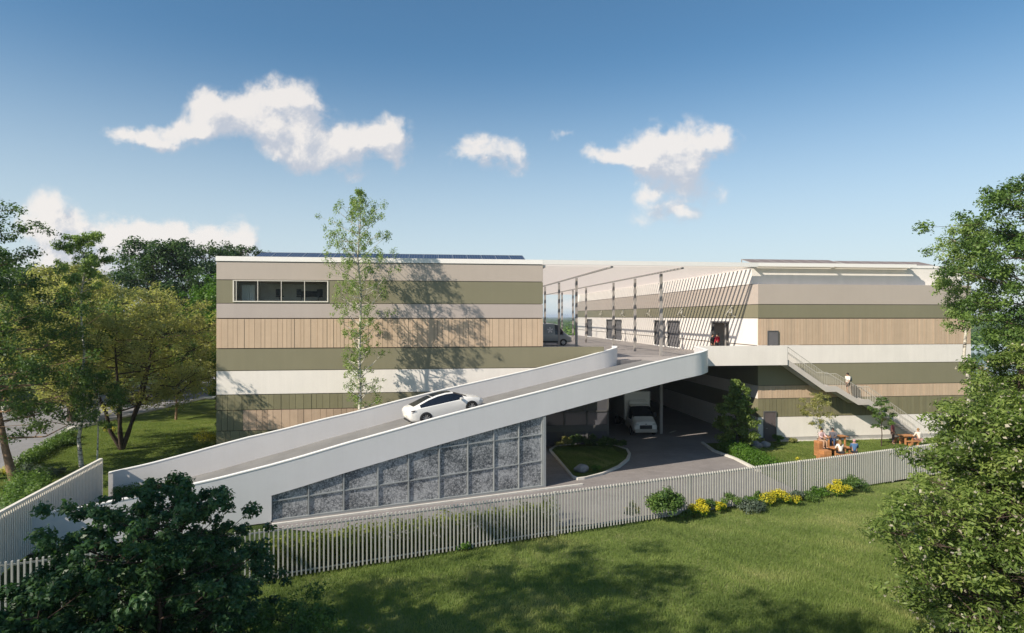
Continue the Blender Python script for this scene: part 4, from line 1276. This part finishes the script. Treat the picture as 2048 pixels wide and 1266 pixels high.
def person(label, loc, rz_, pose, top, bottom, hair, long_hair=False, bag=None, seat=.45, short=False, h=1.72, top_name='shirt', feet=None):
    """local: faces -Y, z up, origin on the ground (or the step stood on)"""
    t = thing('person', label, 'person', loc, rz_)
    k = h / 1.72
    if pose == 'sit':
        pel = Vector((0, 0, seat + .09)); kn = [Vector((s * .11, -.42, seat + .06)) for s in (1, -1)]; ft = [Vector((s * .12, -.40, (feet or 0) + .07)) for s in (1, -1)]
        lean = -.10
    elif pose == 'walk':
        pel = Vector((0, 0, .92)); kn = [Vector((.10, -.16, .52)), Vector((-.10, .05, .48))]; ft = [Vector((.10, -.10, .09)), Vector((-.10, .22, .12))]; lean = -.03
    else:
        pel = Vector((0, 0, .92)); kn = [Vector((s * .10, -.03, .49)) for s in (1, -1)]; ft = [Vector((s * .11, .0, .07)) for s in (1, -1)]; lean = 0
    sp = pel + Vector((0, lean * .4, .24)); ches = pel + Vector((0, lean * .8, .42)); nk = pel + Vector((0, lean, .56)); hd = pel + Vector((0, lean - .02, .68)); tp = pel + Vector((0, lean, .76))
    P, E = [], []

    def add(p, r, prev=None):
        P.append((*(Vector(p) * k), r * k)); i = len(P) - 1
        if prev is not None: E.append((prev, i))
        return i
    a0 = add(pel, .13); a1 = add(sp, .12, a0); a2 = add(ches, .135, a1); a3 = add(nk, .055, a2); a4 = add(hd, .088, a3); a5 = add(tp, .07, a4); add(hd + Vector((0, -.10, -.01)), .02, a4)
    arms, legs = [], []
    for i, s in enumerate((1, -1)):
        sh = ches + Vector((s * .18, 0, .06))
        if pose == 'sit': el, wr = sh + Vector((s * .05, -.12, -.24)), sh + Vector((-s * .02, -.36, -.26))
        elif pose == 'walk': el, wr = sh + Vector((s * .05, (.10 if i else -.08), -.26)), sh + Vector((s * .03, (.05 if i else -.24), -.46))
        else: el, wr = sh + Vector((s * .05, .02, -.27)), sh + Vector((s * .04, -.07, -.5))
        b1 = add(sh, .062, a2); b2 = add(el, .043, b1); b3 = add(wr, .03, b2)
        d = (wr - el).normalized(); side = d.cross(Vector((s, 0, 0.2))).normalized()
        b4 = add(wr + d * .07, .034, b3)
        for q, L in ((-1.5, .07), (-.5, .085), (.5, .08), (1.5, .062)):
            f0 = add(wr + d * .11 + side * q * .019, .0095, b4); add(wr + d * (.11 + L) + side * q * .02 + Vector((0, -.012, -.01)), .008, f0)
        th = add(wr + d * .06 + side * .05, .011, b4); add(wr + d * .11 + side * .06, .009, th)
        arms.append((sh, el, wr))
    for i, s in enumerate((1, -1)):
        hp = pel + Vector((s * .10, -.01, -.04)); c1 = add(hp, .085, a0); c2 = add(kn[i], .055, c1); c3 = add(ft[i], .038, c2); add(ft[i] + Vector((0, -.15, -.035)), .035, c3)
        legs.append((hp, kn[i], ft[i]))
    skin_mesh('body', P, E, SKIN, t)
    # clothes: shells round the same skeleton
    Q, E2 = [], []

    def add2(p, r, prev=None):
        Q.append((*(Vector(p) * k), r * k)); i = len(Q) - 1
        if prev is not None: E2.append((prev, i))
        return i
    c0 = add2(pel + Vector((0, 0, -.02)), .150); c1 = add2(sp, .142, c0); c2 = add2(ches, .155, c1); add2(nk + Vector((0, 0, -.04)), .07, c2)
    for sh, el, wr in arms:
        s0 = add2(sh, .075, c2); e0 = add2(el, .055, s0)
        if not short: add2(el.lerp(wr, .8), .042, e0)
    skin_mesh(top_name, Q, E2, top, t)
    Q, E2 = [], []
    c0 = add2(pel + Vector((0, 0, .03)), .148)
    for hp, kk, fo in legs:
        s0 = add2(hp, .105, c0); e0 = add2(kk if bottom[1] else hp.lerp(kk, .75), .072, s0)
        if bottom[1]: add2(kk.lerp(fo, .9), .055, e0)
    skin_mesh('trousers' if bottom[1] else 'shorts', Q, E2, bottom[0], t)
    hm = MB(); c = (hd + Vector((0, .02, .025))) * k
    for i in range(7):
        ph = math.pi * .62 * i / 6
        for j in range(12):
            q = 2 * math.pi * j / 12; hm.v.append((c.x + .098 * k * math.sin(ph) * math.cos(q), c.y + .108 * k * math.sin(ph) * math.sin(q), c.z + .105 * k * math.cos(ph)))
    for i in range(6):
        for j in range(12): hm.face((i * 12 + j, i * 12 + (j + 1) % 12, (i + 1) * 12 + (j + 1) % 12, (i + 1) * 12 + j))
    if long_hair: hm.tube([c + Vector((0, .06, 0)), c + Vector((0, .10, -.12)), c + Vector((0, .10, -.30))], [.09, .095, .05], 10)
    hm.build('hair', hair, t, smooth=True, world=False, angle=80)
    for fo in ft:
        mb = MB(); f2 = fo * k; mb.box((f2.x - .045, f2.y - .20, f2.z - .075), (f2.x + .045, f2.y + .06, f2.z - .005)); mb.build('shoe', SHOE, t, world=False, bevel=.02)
    if bag is not None:
        mb = MB(); mb.box((-.15, .13, (pel.z + .12) * k), (.15, .29, (pel.z + .52) * k)); mb.build('backpack', bag, t, world=False, bevel=.05)
    return t


dk, jean = cloth('dark_cloth', (.03, .03, .035)), cloth('denim', (.05, .075, .14))
stz = lambda x: float(np.interp(x, [p[0] for p in prof], [p[1] for p in prof]))
person('person in white shirt and dark shorts with a rucksack climbing the outside stair', (31.5, 44.45, stz(31.5) + .06), R(-78), 'walk', cloth('white_cloth', (.72, .68, .62)), (cloth('brown_cloth', (.08, .05, .04)), False), HAIR_D, bag=cloth('grey_bag', (.14, .17, .15)), short=True)
person('person in a red jacket standing at the open upper loading door', (24.05, 51.0, 6.38), R(200), 'stand', cloth('red_cloth', (.42, .03, .05)), (dk, True), HAIR_D, top_name='jacket', h=1.78)
person('person in black standing beside the red jacket at the upper door', (24.1, 52.0, 6.38), R(20), 'stand', dk, (dk, True), HAIR_D, top_name='jacket')
person('seated person in a pale pink top on the highest timber step', (26.35, 40.05, 0), R(10), 'sit', cloth('pink_cloth', (.62, .45, .45)), (cloth('beige_cloth', (.42, .27, .18)), True), HAIR_D, seat=1.06, feet=.62)
person('person in a grey shirt and jeans perched by the high bar table', (27.75, 40.75, 0), R(-40), 'sit', cloth('grey_cloth', (.12, .12, .14)), (jean, True), HAIR_D, seat=.92, feet=.46)
person('fair haired person in a white blouse seated with back to the fence', (26.95, 38.78, 0), R(170), 'sit', cloth('cream_cloth', (.74, .70, .66)), (dk, True), HAIR_B, long_hair=True)
person('person in a blue shirt seated at the right end of the low picnic table', (28.0, 38.85, 0), R(150), 'sit', cloth('blue_cloth', (.07, .14, .26)), (dk, True), cloth('pink_cap', (.50, .28, .30)))
person('standing person in a rose top beside the short table', (34.25, 43.2, 0), R(60), 'stand', cloth('rose_cloth', (.30, .10, .12)), (cloth('plum_cloth', (.14, .09, .09)), True), HAIR_D)
person('seated person in white beyond the short table', (35.55, 42.15, 0), R(180), 'sit', cloth('ivory_cloth', (.72, .66, .58)), (cloth('rose_trousers', (.34, .20, .18)), True), HAIR_B)
st_ = MB(); slat_block(st_, 27.5, 28.0, 40.5, 41.0, 0.02, .9, r_); st_.box((27.55, 40.1, .02), (27.95, 40.5, .44), 0, .5)
tag(st_.build('stool', M['wood'], None), 'tall timber stool with a foot step under the grey shirted person', 'stool')


# ------------------------------------------------------------------ plants
def leaf_quads(ctr, nrm, size, r, aspect=.55, droop=0.0):
    n = len(ctr)
    nrm = nrm / (np.linalg.norm(nrm, axis=1)[:, None] + 1e-9)
    a = r.normal(size=(n, 3)); a[:, 2] -= droop
    a -= nrm * (a * nrm).sum(1)[:, None]; a /= np.linalg.norm(a, axis=1)[:, None] + 1e-9
    b = np.cross(nrm, a)
    s = (size * r.uniform(.6, 1.3, n))[:, None]
    fold = nrm * s * .12
    return np.stack([ctr - a * s * .5, ctr + b * s * aspect * .5 + fold, ctr + a * s * .55, ctr - b * s * aspect * .5 + fold], 1)


def clump_leaves(cl, n_tot, size, r, flat=.75, up=.5, droop=0.0, shell=.5, aspect=.55):
    """cl: (k,4) centre and radius"""
    cl = np.array(cl, float); w = cl[:, 3] ** 2; w /= w.sum()
    idx = r.choice(len(cl), n_tot, p=w)
    d = r.normal(size=(n_tot, 3)); d /= np.linalg.norm(d, axis=1)[:, None]
    rad = cl[idx, 3] * r.random(n_tot) ** shell * r.uniform(.75, 1.15, n_tot)
    off = d * rad[:, None]; off[:, 2] *= flat
    ctr = cl[idx, :3] + off
    nrm = d * .55 + np.array([0, 0, up]) + r.normal(size=(n_tot, 3)) * .5
    ct = r.uniform(.1, .9, len(cl))
    tint = ct[idx] * .6 + r.random(n_tot) * .4
    return leaf_quads(ctr, nrm, size, r, aspect, droop), tint


def tree(name, label, cat, loc, h, base, rad, profile, n_limb, n_sub, leaf, n_leaf, lsize, bark, tr, seed, rise=.5, stems=1, group=None, cr=.2, up=.5, droop=0.0, lean=0.0, flat=.75, ecc=(1, 1), aspect=.55, blossom=0, spread=.9):
    rr = random.Random(seed); r = np.random.default_rng(seed)
    t = thing(name, label, cat, loc, 0, group)
    tk, cl = MB(), []
    la = rr.uniform(0, 6.28)
    for s in range(stems):
        sa = la + s * 2 * math.pi / stems + rr.uniform(-.4, .4)
        tipoff = spread * rad * .45 if stems > 1 else abs(lean)
        if stems == 1 and lean:
            sa = math.pi
        pts = []
        for k in range(9):
            f = k / 8
            pts.append(Vector((math.cos(sa) * tipoff * f ** .85 + rr.gauss(0, .012) * h * (f > 0) * .6, math.sin(sa) * tipoff * f ** .85 + rr.gauss(0, .012) * h * (f > 0) * .6, f * h * (.97 if s == 0 else rr.uniform(.8, .95)))))
        tk.tube(pts, [tr * (1 if stems == 1 else .7) * ((1 - k / 8) ** .8 * .95 + .05) * (1.25 if k == 0 else 1) for k in range(9)], 8)
        hh = pts[-1].z
        for i in range(n_limb // stems):
            f = base / h + (1 - base / h) * ((i + rr.random()) / (n_limb // stems)) ** .9
            f = min(f, .98)
            q = f * 8; k = min(int(q), 7); p0 = pts[k].lerp(pts[k + 1], q - k)
            reach = rad * profile((f * h - base) / max(.01, (h - base))) * rr.uniform(.65, 1.08)
            az = i * 2.399 + rr.uniform(-.5, .5) + s
            d = Vector((math.cos(az) * ecc[0], math.sin(az) * ecc[1], 0))
            p1 = p0 + d * reach + Vector((0, 0, reach * rise * rr.uniform(.5, 1.3)))
            if p1.z > h: p1.z = h - rr.uniform(0, .05) * h
            mid = p0.lerp(p1, .5) + Vector((rr.gauss(0, .08) * reach, rr.gauss(0, .08) * reach, -.06 * reach + rr.gauss(0, .05) * reach))
            lr = max(.012, tr * .38 * (1 - f * .6))
            tk.tube([p0, mid, p1], [lr, lr * .6, lr * .2], 5)
            c0 = max(.18, cr * rad * (.55 + .45 * reach / max(rad, .01)))
            cl.append((*p1, c0 * rr.uniform(.8, 1.2)))
            for j in range(n_sub):
                g0 = rr.uniform(.35, .95); q0 = (p0.lerp(mid, g0 * 2) if g0 < .5 else mid.lerp(p1, g0 * 2 - 1))
                q1 = q0 + Vector((rr.gauss(0, .3) * reach, rr.gauss(0, .3) * reach, rr.uniform(-.12, .3) * reach))
                tk.tube([q0, q1], [lr * .35, lr * .12], 4, cap=False)
                cl.append((*q1, c0 * rr.uniform(.6, 1.05)))
    tk.build('trunk', M[bark], t, smooth=True, world=False, angle=60)
    V, tint = clump_leaves(cl, n_leaf, lsize, r, flat, up, droop, aspect=aspect)
    quads_mesh('crown', V, tint, LF[leaf], t, world=False)
    if blossom:
        V, tint = clump_leaves([(c[0], c[1], c[2] - .08, c[3] * 1.05) for c in cl], blossom, lsize * .75, r, flat, .2, 1.2, aspect=.7)
        quads_mesh('blossom', V, tint, LF['blossom'], t, world=False)
    return t


def dome(f): return math.sqrt(max(0.02, 1 - (2 * f - .75) ** 2 / 1.65))
def cone(f): return max(.06, (1 - f) ** .8) * min(1, .45 + f * 3)
def column(f): return max(.1, math.sin(math.pi * min(1, .12 + f * .86)) ** .7)
def ball(f): return math.sqrt(max(.04, 1 - (2 * f - 1) ** 2))


def shrub(name, label, cat, x, y, rx, ry, h, leaf, n, size, seed, group=None, z=0.0, blossom=None, nb=0, up=.5):
    r = np.random.default_rng(seed); k = max(5, int(n / 130))
    a = r.uniform(0, 2 * np.pi, k); q = np.sqrt(r.random(k)); c = np.stack([x + np.cos(a) * q * rx * .75, y + np.sin(a) * q * ry * .75, z + h * (.28 + .5 * r.random(k) * (1 - q * .5)), np.full(k, min(rx, ry, h) * .42) * r.uniform(.7, 1.2, k)], 1)
    V, tint = clump_leaves(c, n, size, r, .8, up, shell=.4)
    V[:, :, 2] = np.maximum(V[:, :, 2], z + .005)
    if not nb:
        return tag(quads_mesh(name, V, tint, LF[leaf]), label, cat, group)
    t = thing(name, label, cat, (x, y, z), 0, group)
    quads_mesh('foliage', V, tint, LF[leaf], t)
    c[:, 2] += h * .1
    V, tint = clump_leaves(c, nb, size * .8, r, .8, .8, shell=.22)
    V = V[V[:, 0, 2] > z + h * .25]; quads_mesh('flowers', V, r.random(len(V)), LF[blossom], t)
    return t


def hedge(label, p0, p1, w, h, leaf, n, size, seed, z=0.0):
    r = np.random.default_rng(seed); p0, p1 = np.array(p0), np.array(p1); L = np.linalg.norm(p1 - p0); ax = (p1 - p0) / L; ay = np.array([-ax[1], ax[0]])
    k = int(L / .32); s = np.linspace(0, L, k); c = []
    for si in s:
        for q in (-.25, .25):
            o = p0 + ax * si + ay * (q * w + r.normal(0, .04)); c.append((*o, z + h * (.62 + r.normal(0, .05)), w * .36 * r.uniform(.85, 1.15)))
            c.append((*o, z + h * .3, w * .36))
    V, tint = clump_leaves(c, n, size, r, .95, .5, shell=.3)
    V[:, :, 2] = np.clip(V[:, :, 2], z + .005, 9)
    return tag(quads_mesh('hedge', V, tint, LF[leaf]), label, 'hedge')


T = tree
# left side of the place
T('leafy_tree', 'large dark green tree at the left edge, standing behind the cream gate fence', 'tree', (-23.9, 39.2, 0), 16.4, 2.6, 5.6, lambda f: 1.0 if f < .35 else max(.5, 1.0 - (f - .35) * 1.3), 60, 6, 'deep', 46000, .17, 'bark_warm', .2, 31, rise=.2, cr=.15, lean=-3.2)
T('birch_tree', 'slender white stemmed birch with a small high crown, left of the olive coloured tree', 'tree', (-22.3, 43.0, 0), 15.0, 10.8, 1.5, column, 26, 3, 'birch', 8500, .15, 'birch', .12, 32, rise=.9, droop=1.0, cr=.27)
T('spreading_tree', 'broad olive green multi stemmed tree on the garden lawn left of the warehouse', 'tree', (-22.3, 48.2, 0), 11.6, 2.9, 6.0, lambda f: max(.62, dome(f)), 76, 6, 'olive', 48000, .18, 'bark', .21, 33, rise=.30, stems=5, cr=.15, spread=1.2)
T('small_tree', 'small thin stemmed tree near the side road by the warehouse corner', 'tree', (-23.8, 61.6, 0), 7.5, 2.4, 2.6, ball, 16, 4, 'mid', 7000, .22, 'bark_warm', .1, 34, cr=.3)
T('leafy_tree', 'tall dark tree behind, highest of the trees left of the warehouse', 'tree', (-33.5, 84, 0), 19.0, 1.5, 8.2, dome, 64, 5, 'dark', 40000, .36, 'bark', .4, 35, rise=.35, cr=.2)
T('leafy_tree', 'dark tree rising directly behind the left edge of the warehouse', 'tree', (-27.5, 92, 0), 19.2, 1.5, 6.5, dome, 56, 5, 'dark', 30000, .36, 'bark', .4, 36, rise=.35, cr=.2)
T('leafy_tree', 'bright green tree close against the left edge of the warehouse', 'tree', (-22.2, 68, 0), 14.0, 1.2, 4.0, ball, 40, 5, 'bright', 24000, .24, 'bark_warm', .2, 37, rise=.3, cr=.22)
T('leafy_tree', 'yellowish green tree behind the thin birch on the left', 'tree', (-33.0, 62, 0), 14.3, 1.2, 5.4, ball, 46, 5, 'olive', 32000, .24, 'bark', .3, 38, rise=.3, cr=.22)
T('leafy_tree', 'dark green tree standing furthest left behind the side road', 'tree', (-52, 78, 0), 17, 1.5, 8, dome, 46, 5, 'deep', 28000, .36, 'bark', .4, 39, rise=.3, cr=.2)
T('leafy_tree', 'mid green tree in the gap behind the olive coloured tree', 'tree', (-40, 74, 0), 14.5, 1.2, 6.5, dome, 46, 5, 'deep', 28000, .34, 'bark', .35, 40, rise=.3, cr=.2)
T('sapling', 'white stemmed young birch on the lawn beside the cream gate fence', 'tree', (-20.6, 41.6, 0), 6.2, 2.6, 1.5, column, 14, 3, 'mid', 3600, .16, 'birch', .06, 41, cr=.3)
T('birch_tree', 'tall slender birch in front of the left hand warehouse', 'tree', (-4.75, 41.1, 0), 18.4, 3.6, 2.1, lambda f: (.62 if f < .35 else .5 + .55 * math.sin(math.pi * min(1, (f - .35) * 1.35 + .12)) if f < .86 else max(.12, (1 - f) * 3)) , 100, 3, 'birch', 17500, .11, 'birch', .13, 42, rise=.75, droop=1.4, cr=.15, flat=1.25)
# right side
T('birch_tree', 'white stemmed birch in front of the right end of the right hand warehouse', 'tree', (29.3, 31.2, 0), 15.2, 8.9, 1.75, column, 40, 4, 'birch', 14000, .14, 'birch', .14, 43, rise=.6, droop=1.0, cr=.3)
T('leafy_tree', 'tall green tree at the right edge, behind the flowering acacias', 'tree', (30.3, 26.6, 0), 17.0, 5.0, 4.3, dome, 76, 7, 'mid', 80000, .155, 'bark', .22, 44, rise=.3, cr=.15)
T('acacia_tree', 'white flowering acacia low at the right edge of the foreground lawn', 'tree', (15.85, 15.1, 0), 7.5, .2, 3.25, lambda f: 1.0 if f < .5 else max(.36, 1.0 - (f - .5) * 1.6), 100, 7, 'acacia', 92000, .145, 'bark', .16, 145, rise=.12, cr=.17, aspect=.36, flat=.6, up=.8, blossom=5200, stems=2, spread=.4)
T('acacia_tree', 'taller flowering acacia behind the low one, in front of the birch', 'tree', (21.9, 20.4, 0), 9.6, .6, 2.7, lambda f: dome(f) * (1 if f < .6 else .8), 64, 6, 'acacia', 46000, .155, 'bark', .17, 46, rise=.2, cr=.19, aspect=.36, flat=.6, up=.8, blossom=2400, stems=2, spread=.5)
T('dense_tree', 'dense conical tree at the front corner of the right hand warehouse', 'tree', (21.35, 42.2, 0), 5.2, .25, 1.55, lambda f: max(.12, (1 - f) ** .6) * min(1, .7 + f * 2), 46, 5, 'acacia', 16000, .16, 'bark', .10, 47, rise=.5, cr=.26)
T('sapling', 'thin sapling with an airy crown in front of the stair wall', 'tree', (28.1, 43.1, 0), 3.9, 1.35, 1.05, ball, 16, 3, 'olive', 2000, .13, 'birch', .035, 48, cr=.26, rise=.4)
T('sapling', 'darker sapling in front of the lower stair flight', 'tree', (32.8, 42.5, 0), 3.65, 1.1, .82, ball, 16, 3, 'mid', 2800, .12, 'bark', .04, 49, cr=.28, rise=.4)
# foreground bush, bottom left
T('foreground_bush', 'big dark leaved bush rising highest in the bottom left corner', 'bush', (-6.0, 14.8, 0), 5.55, .3, 1.85, lambda f: .75 + .3 * math.sin(3.1 * f) if f < .75 else .8, 84, 6, 'bush', 60000, .11, 'bark', .12, 50, rise=.55, stems=3, cr=.135, spread=.8)
T('foreground_bush', 'dark bush lower down at the far left bottom edge', 'bush', (-7.7, 13.2, 0), 4.6, .3, 1.5, ball, 60, 6, 'bush', 36000, .11, 'bark', .10, 54, rise=.5, stems=3, cr=.16, spread=.8)
T('foreground_bush', 'smaller dark bush to the right of the highest dark bush, touching the slats', 'bush', (-5.7, 18.2, 0), 2.8, .2, 1.3, ball, 30, 5, 'bush', 17000, .11, 'bark', .06, 55, rise=.4, stems=2, cr=.22)
T('foreground_bush', 'low green bush at the foot of the highest dark bush', 'bush', (-3.7, 16.2, 0), 1.9, .1, 1.7, ball, 30, 5, 'mid', 13000, .09, 'bark', .05, 51, rise=.3, stems=2, cr=.24)
# trees out of the frame on the left whose shade falls over the lawn
T('leafy_tree', 'tall tree to the left of the frame shading the foreground lawn', 'tree', (-17.5, 8.5, 0), 21.5, 5.5, 6.0, ball, 36, 5, 'mid', 7200, .34, 'bark', .4, 52, rise=.25, cr=.22)
T('leafy_tree', 'tall tree behind the frame shading the middle of the lawn', 'tree', (-12.5, 1.2, 0), 23.0, 11, 5.2, ball, 34, 5, 'mid', 5600, .34, 'bark', .4, 53, rise=.25, cr=.22)

# hedges and shrubs
hedge('long pale green hedge behind the slats, in front of the glazed ramp side', (-6.6, fence_pt(-6.6) + .85), (5.2, fence_pt(5.2) + .85), 1.0, 1.62, 'hedge', 19000, .12, 61)
hedge('bright green clipped hedge along the right kerb of the yard', (20.75, 36.6), (20.7, 42.6), 1.15, .95, 'bright', 12000, .11, 62)
hedge('dark green hedge at the foot of the far ramp parapet, beside the gate', rp(-21.2, RW - .75), rp(-17.6, RW - .7), .9, .95, 'mid', 6000, .12, 63)
hedge('broad green hedge behind the cream gate fence on the left', (-18.6, 31.2), (-22.5, 38.2), 1.7, 1.0, 'mid', 14000, .14, 64)
hedge('dark hedge along the kerb of the side road', (-25.9, 43.2), (-28.6, 53.5), .9, .75, 'mid', 6000, .15, 65)
for k, (x, y, rx, h, lf_, n, nb, lab) in enumerate([
    (9.2, 28.35, .55, 1.25, 'mid', 900, 420, 'thin yellow flowering shrub left of the tall green one, in front of the slats'),
    (12.75, 28.75, .85, .85, 'bright', 700, 1900, 'round yellow flower bush right of the tall green shrub'),
    (13.75, 29.2, .55, .6, 'bright', 300, 800, 'small yellow flower bush joined to the round one'),
    (17.5, 29.75, 1.15, .85, 'bright', 900, 2200, 'wide yellow flower bush in the middle of the slatted fence'),
    (21.5, 31.15, .95, .85, 'bright', 700, 1700, 'yellow flower bush next to the acacias'),
    (-16.9, 49.0, 1.15, 1.25, 'olive', 1200, 1400, 'yellow and green round bush against the left corner of the warehouse'),
    (-25.6, 40.5, .9, .95, 'bright', 500, 900, 'yellow bush at the far left beside the tree stem'),
    (-25.9, 54.5, .75, .9, 'olive', 500, 600, 'yellow bush beside the side road beyond the olive coloured tree'),
    (-19.5, 62.5, 1.0, 1.1, 'olive', 700, 600, 'yellowish bush farther back by the warehouse wall'),
    (23.5, 38.4, .45, .4, 'mid', 200, 260, 'little yellow flowering plant on the garden strip')]):
    shrub('yellow_shrub', lab, 'shrub', x, y, rx, rx * .75, h, lf_, n, .10, 70 + k, 'yellow flowering shrubs', blossom='yellow', nb=nb)
for k, (x, y, rx, h, lf_, n, sz, z, lab) in enumerate([
    (10.75, 28.15, 1.0, 2.15, 'mid', 4200, .12, 0, 'tall dark green shrub before the slats between two yellow ones'),
    (15.4, 29.2, .95, .7, 'grey', 2000, .09, 0, 'grey green low shrub between the yellow flower bushes'),
    (14.6, 29.6, .7, 1.05, 'mid', 900, .1, 0, 'loose green shrub touching the slats behind the grey one'),
    (16.4, 29.95, .6, .95, 'mid', 800, .1, 0, 'leafy green shrub behind the wide yellow bush'),
    (19.4, 30.6, .8, .55, 'mid', 1100, .09, 0, 'low green shrub left of the yellow one next to the acacias'),
    (22.8, 31.7, .9, 1.1, 'mid', 2200, .1, 0, 'green shrub at the foot of the acacias by the slats'),
    (11.7, 28.4, .5, .6, 'mid', 900, .09, 0, 'low green shrub between the tall green one and the round yellow one'),
    (18.6, 30.3, .6, .7, 'grey', 1200, .09, 0, 'grey tuft right of the wide yellow bush'),
    (20.4, 31.0, .6, .65, 'bright', 1100, .09, 0, 'bright green tuft just left of the yellow bush by the acacias'),
    (15.9, 29.75, .55, .85, 'bright', 900, .09, 0, 'bright leafy shrub at the left end of the wide yellow bush'),
    (13.3, 29.35, .6, 1.0, 'mid', 900, .09, 0, 'climbing green shrub on the slats behind the round yellow bush'),
    (1.3, 25.75, .45, .5, 'bright', 700, .08, 0, 'weed clump growing through the slats of the long fence'),
    (9.4, 44.75, 0.71, 1.00, 'olive', 1900, .1, .09, 'brownish shrub at the back left of the teardrop island'),
    (10.4, 44.95, 0.76, 1.05, 'mid', 1900, .1, .09, 'green shrub second from the left on the teardrop island'),
    (11.4, 44.75, 0.76, 1.10, 'deep', 1900, .1, .09, 'dark shrub in the back row of the teardrop island'),
    (12.35, 44.35, 0.76, 1.05, 'mid', 1900, .1, .09, 'shrub right of the dark one on the teardrop island'),
    (13.0, 43.55, 0.71, 1.05, 'deep', 1900, .1, .09, 'rightmost shrub of the teardrop island'),
    (9.9, 37.5, .42, .45, 'bright', 700, .08, .09, 'small bright shrub at the pointed end of the teardrop island'),
    (21.6, 44.5, .6, .7, 'dark', 900, .1, 0, 'dark shrub under the dense conical tree'),
    (25.6, 44.3, .55, .95, 'bright', 1300, .1, 0, 'spiky bright shrub before the brown ground floor door'),
    (27.0, 44.5, .5, .6, 'olive', 800, .1, 0, 'olive tuft right of the brown ground floor door'),
    (24.4, 44.4, .45, .6, 'olive', 600, .1, 0, 'brownish tuft left of the brown ground floor door'),
    (-17.5, 55.0, .9, 1.1, 'mid', 1300, .13, 0, 'green shrub by the warehouse wall behind the yellow one'),
    (-17.8, 59.0, .9, 1.0, 'grey', 1300, .13, 0, 'grey green shrub farther along the warehouse wall'),
    (-24.5, 41.4, 1.0, .7, 'grey', 1300, .12, 0, 'grey lavender shrub near the warm tree stem'),
    (-22.9, 41.0, .9, .6, 'grey', 1000, .12, 0, 'low lavender shrub before the thin birch'),
    (-27.2, 50.2, .9, .9, 'mid', 1000, .13, 0, 'green shrub on the road verge under the olive coloured tree')]):
    shrub('green_shrub', lab, 'shrub', x, y, rx, rx * .8, h, lf_, n, sz, 100 + k, 'green shrubs', z)


def boulder(label, x, y, z, r0, seed):
    r = np.random.default_rng(seed); bm = bmesh.new(); bmesh.ops.create_icosphere(bm, subdivisions=3, radius=1)
    for v in bm.verts:
        q = v.co; n = .18 * math.sin(3 * q.x + seed) + .14 * math.sin(4 * q.y + 2 * q.z + seed * 2)
        v.co = Vector((q.x * r0 * (1 + n), q.y * r0 * .8 * (1 + n), q.z * r0 * .55 * (1 + n) + r0 * .35))
    me = bpy.data.meshes.new('boulder'); bm.to_mesh(me); bm.free()
    me.transform(Matrix.Translation((x, y, z)))
    tag(link('boulder', me, [M['rock']]), label, 'rock')


boulder('grey boulder on the pointed end of the teardrop island', 8.95, 37.6, .08, .5, 1)
boulder('pale boulder in the garden strip beside the bright hedge', 23.4, 43.2, 0, .5, 2)
boulder('low boulder near the brown ground floor door', 24.3, 43.5, 0, .4, 3)

# ------------------------------------------------------------------ far country
r = np.random.default_rng(9)
wc = []
for k in range(420):
    D = 150 * math.exp(r.random() * 3.0); lat = r.uniform(-1.1, 1.1) * D
    x, y = D * math.sin(YAW) + lat * math.cos(YAW), D * math.cos(YAW) - lat * math.sin(YAW)
    wc += [(x + r.normal(0, 6), y + r.normal(0, 4), r.uniform(1, 4.0), r.uniform(2.5, 5.0)) for _ in range(5)]
V, tint = clump_leaves(wc, 60000, 1.5, r, .7, .5)
V[:, :, 2] = np.maximum(V[:, :, 2], 0)
tag(quads_mesh('far_woods', V, tint, LF['mid']), 'scattered woods on the plain beyond the buildings', 'woods', kind='stuff')
sheet('lake', [(88, 92), (150, 78), (240, 120), (230, 200), (110, 180)], 0.0, M['water'])


def haze():
    m = bpy.data.materials.new('haze_air'); m.use_nodes = True; nt = m.node_tree
    nt.nodes.remove(nt.nodes['Principled BSDF'])
    v = node(nt, 'ShaderNodeVolumePrincipled', {'Color': (0.75, 0.86, 1.0, 1), 'Density': 0.00022, 'Anisotropy': 0.1})
    nt.links.new(v.outputs[0], nt.nodes['Material Output'].inputs['Volume'])
    o = MB().box((-6500, -600, -1.05), (6500, 8800, 25.5)).build('haze', m)
    tag(o, 'thin blue air over the far plain', 'haze', kind='stuff')


haze()
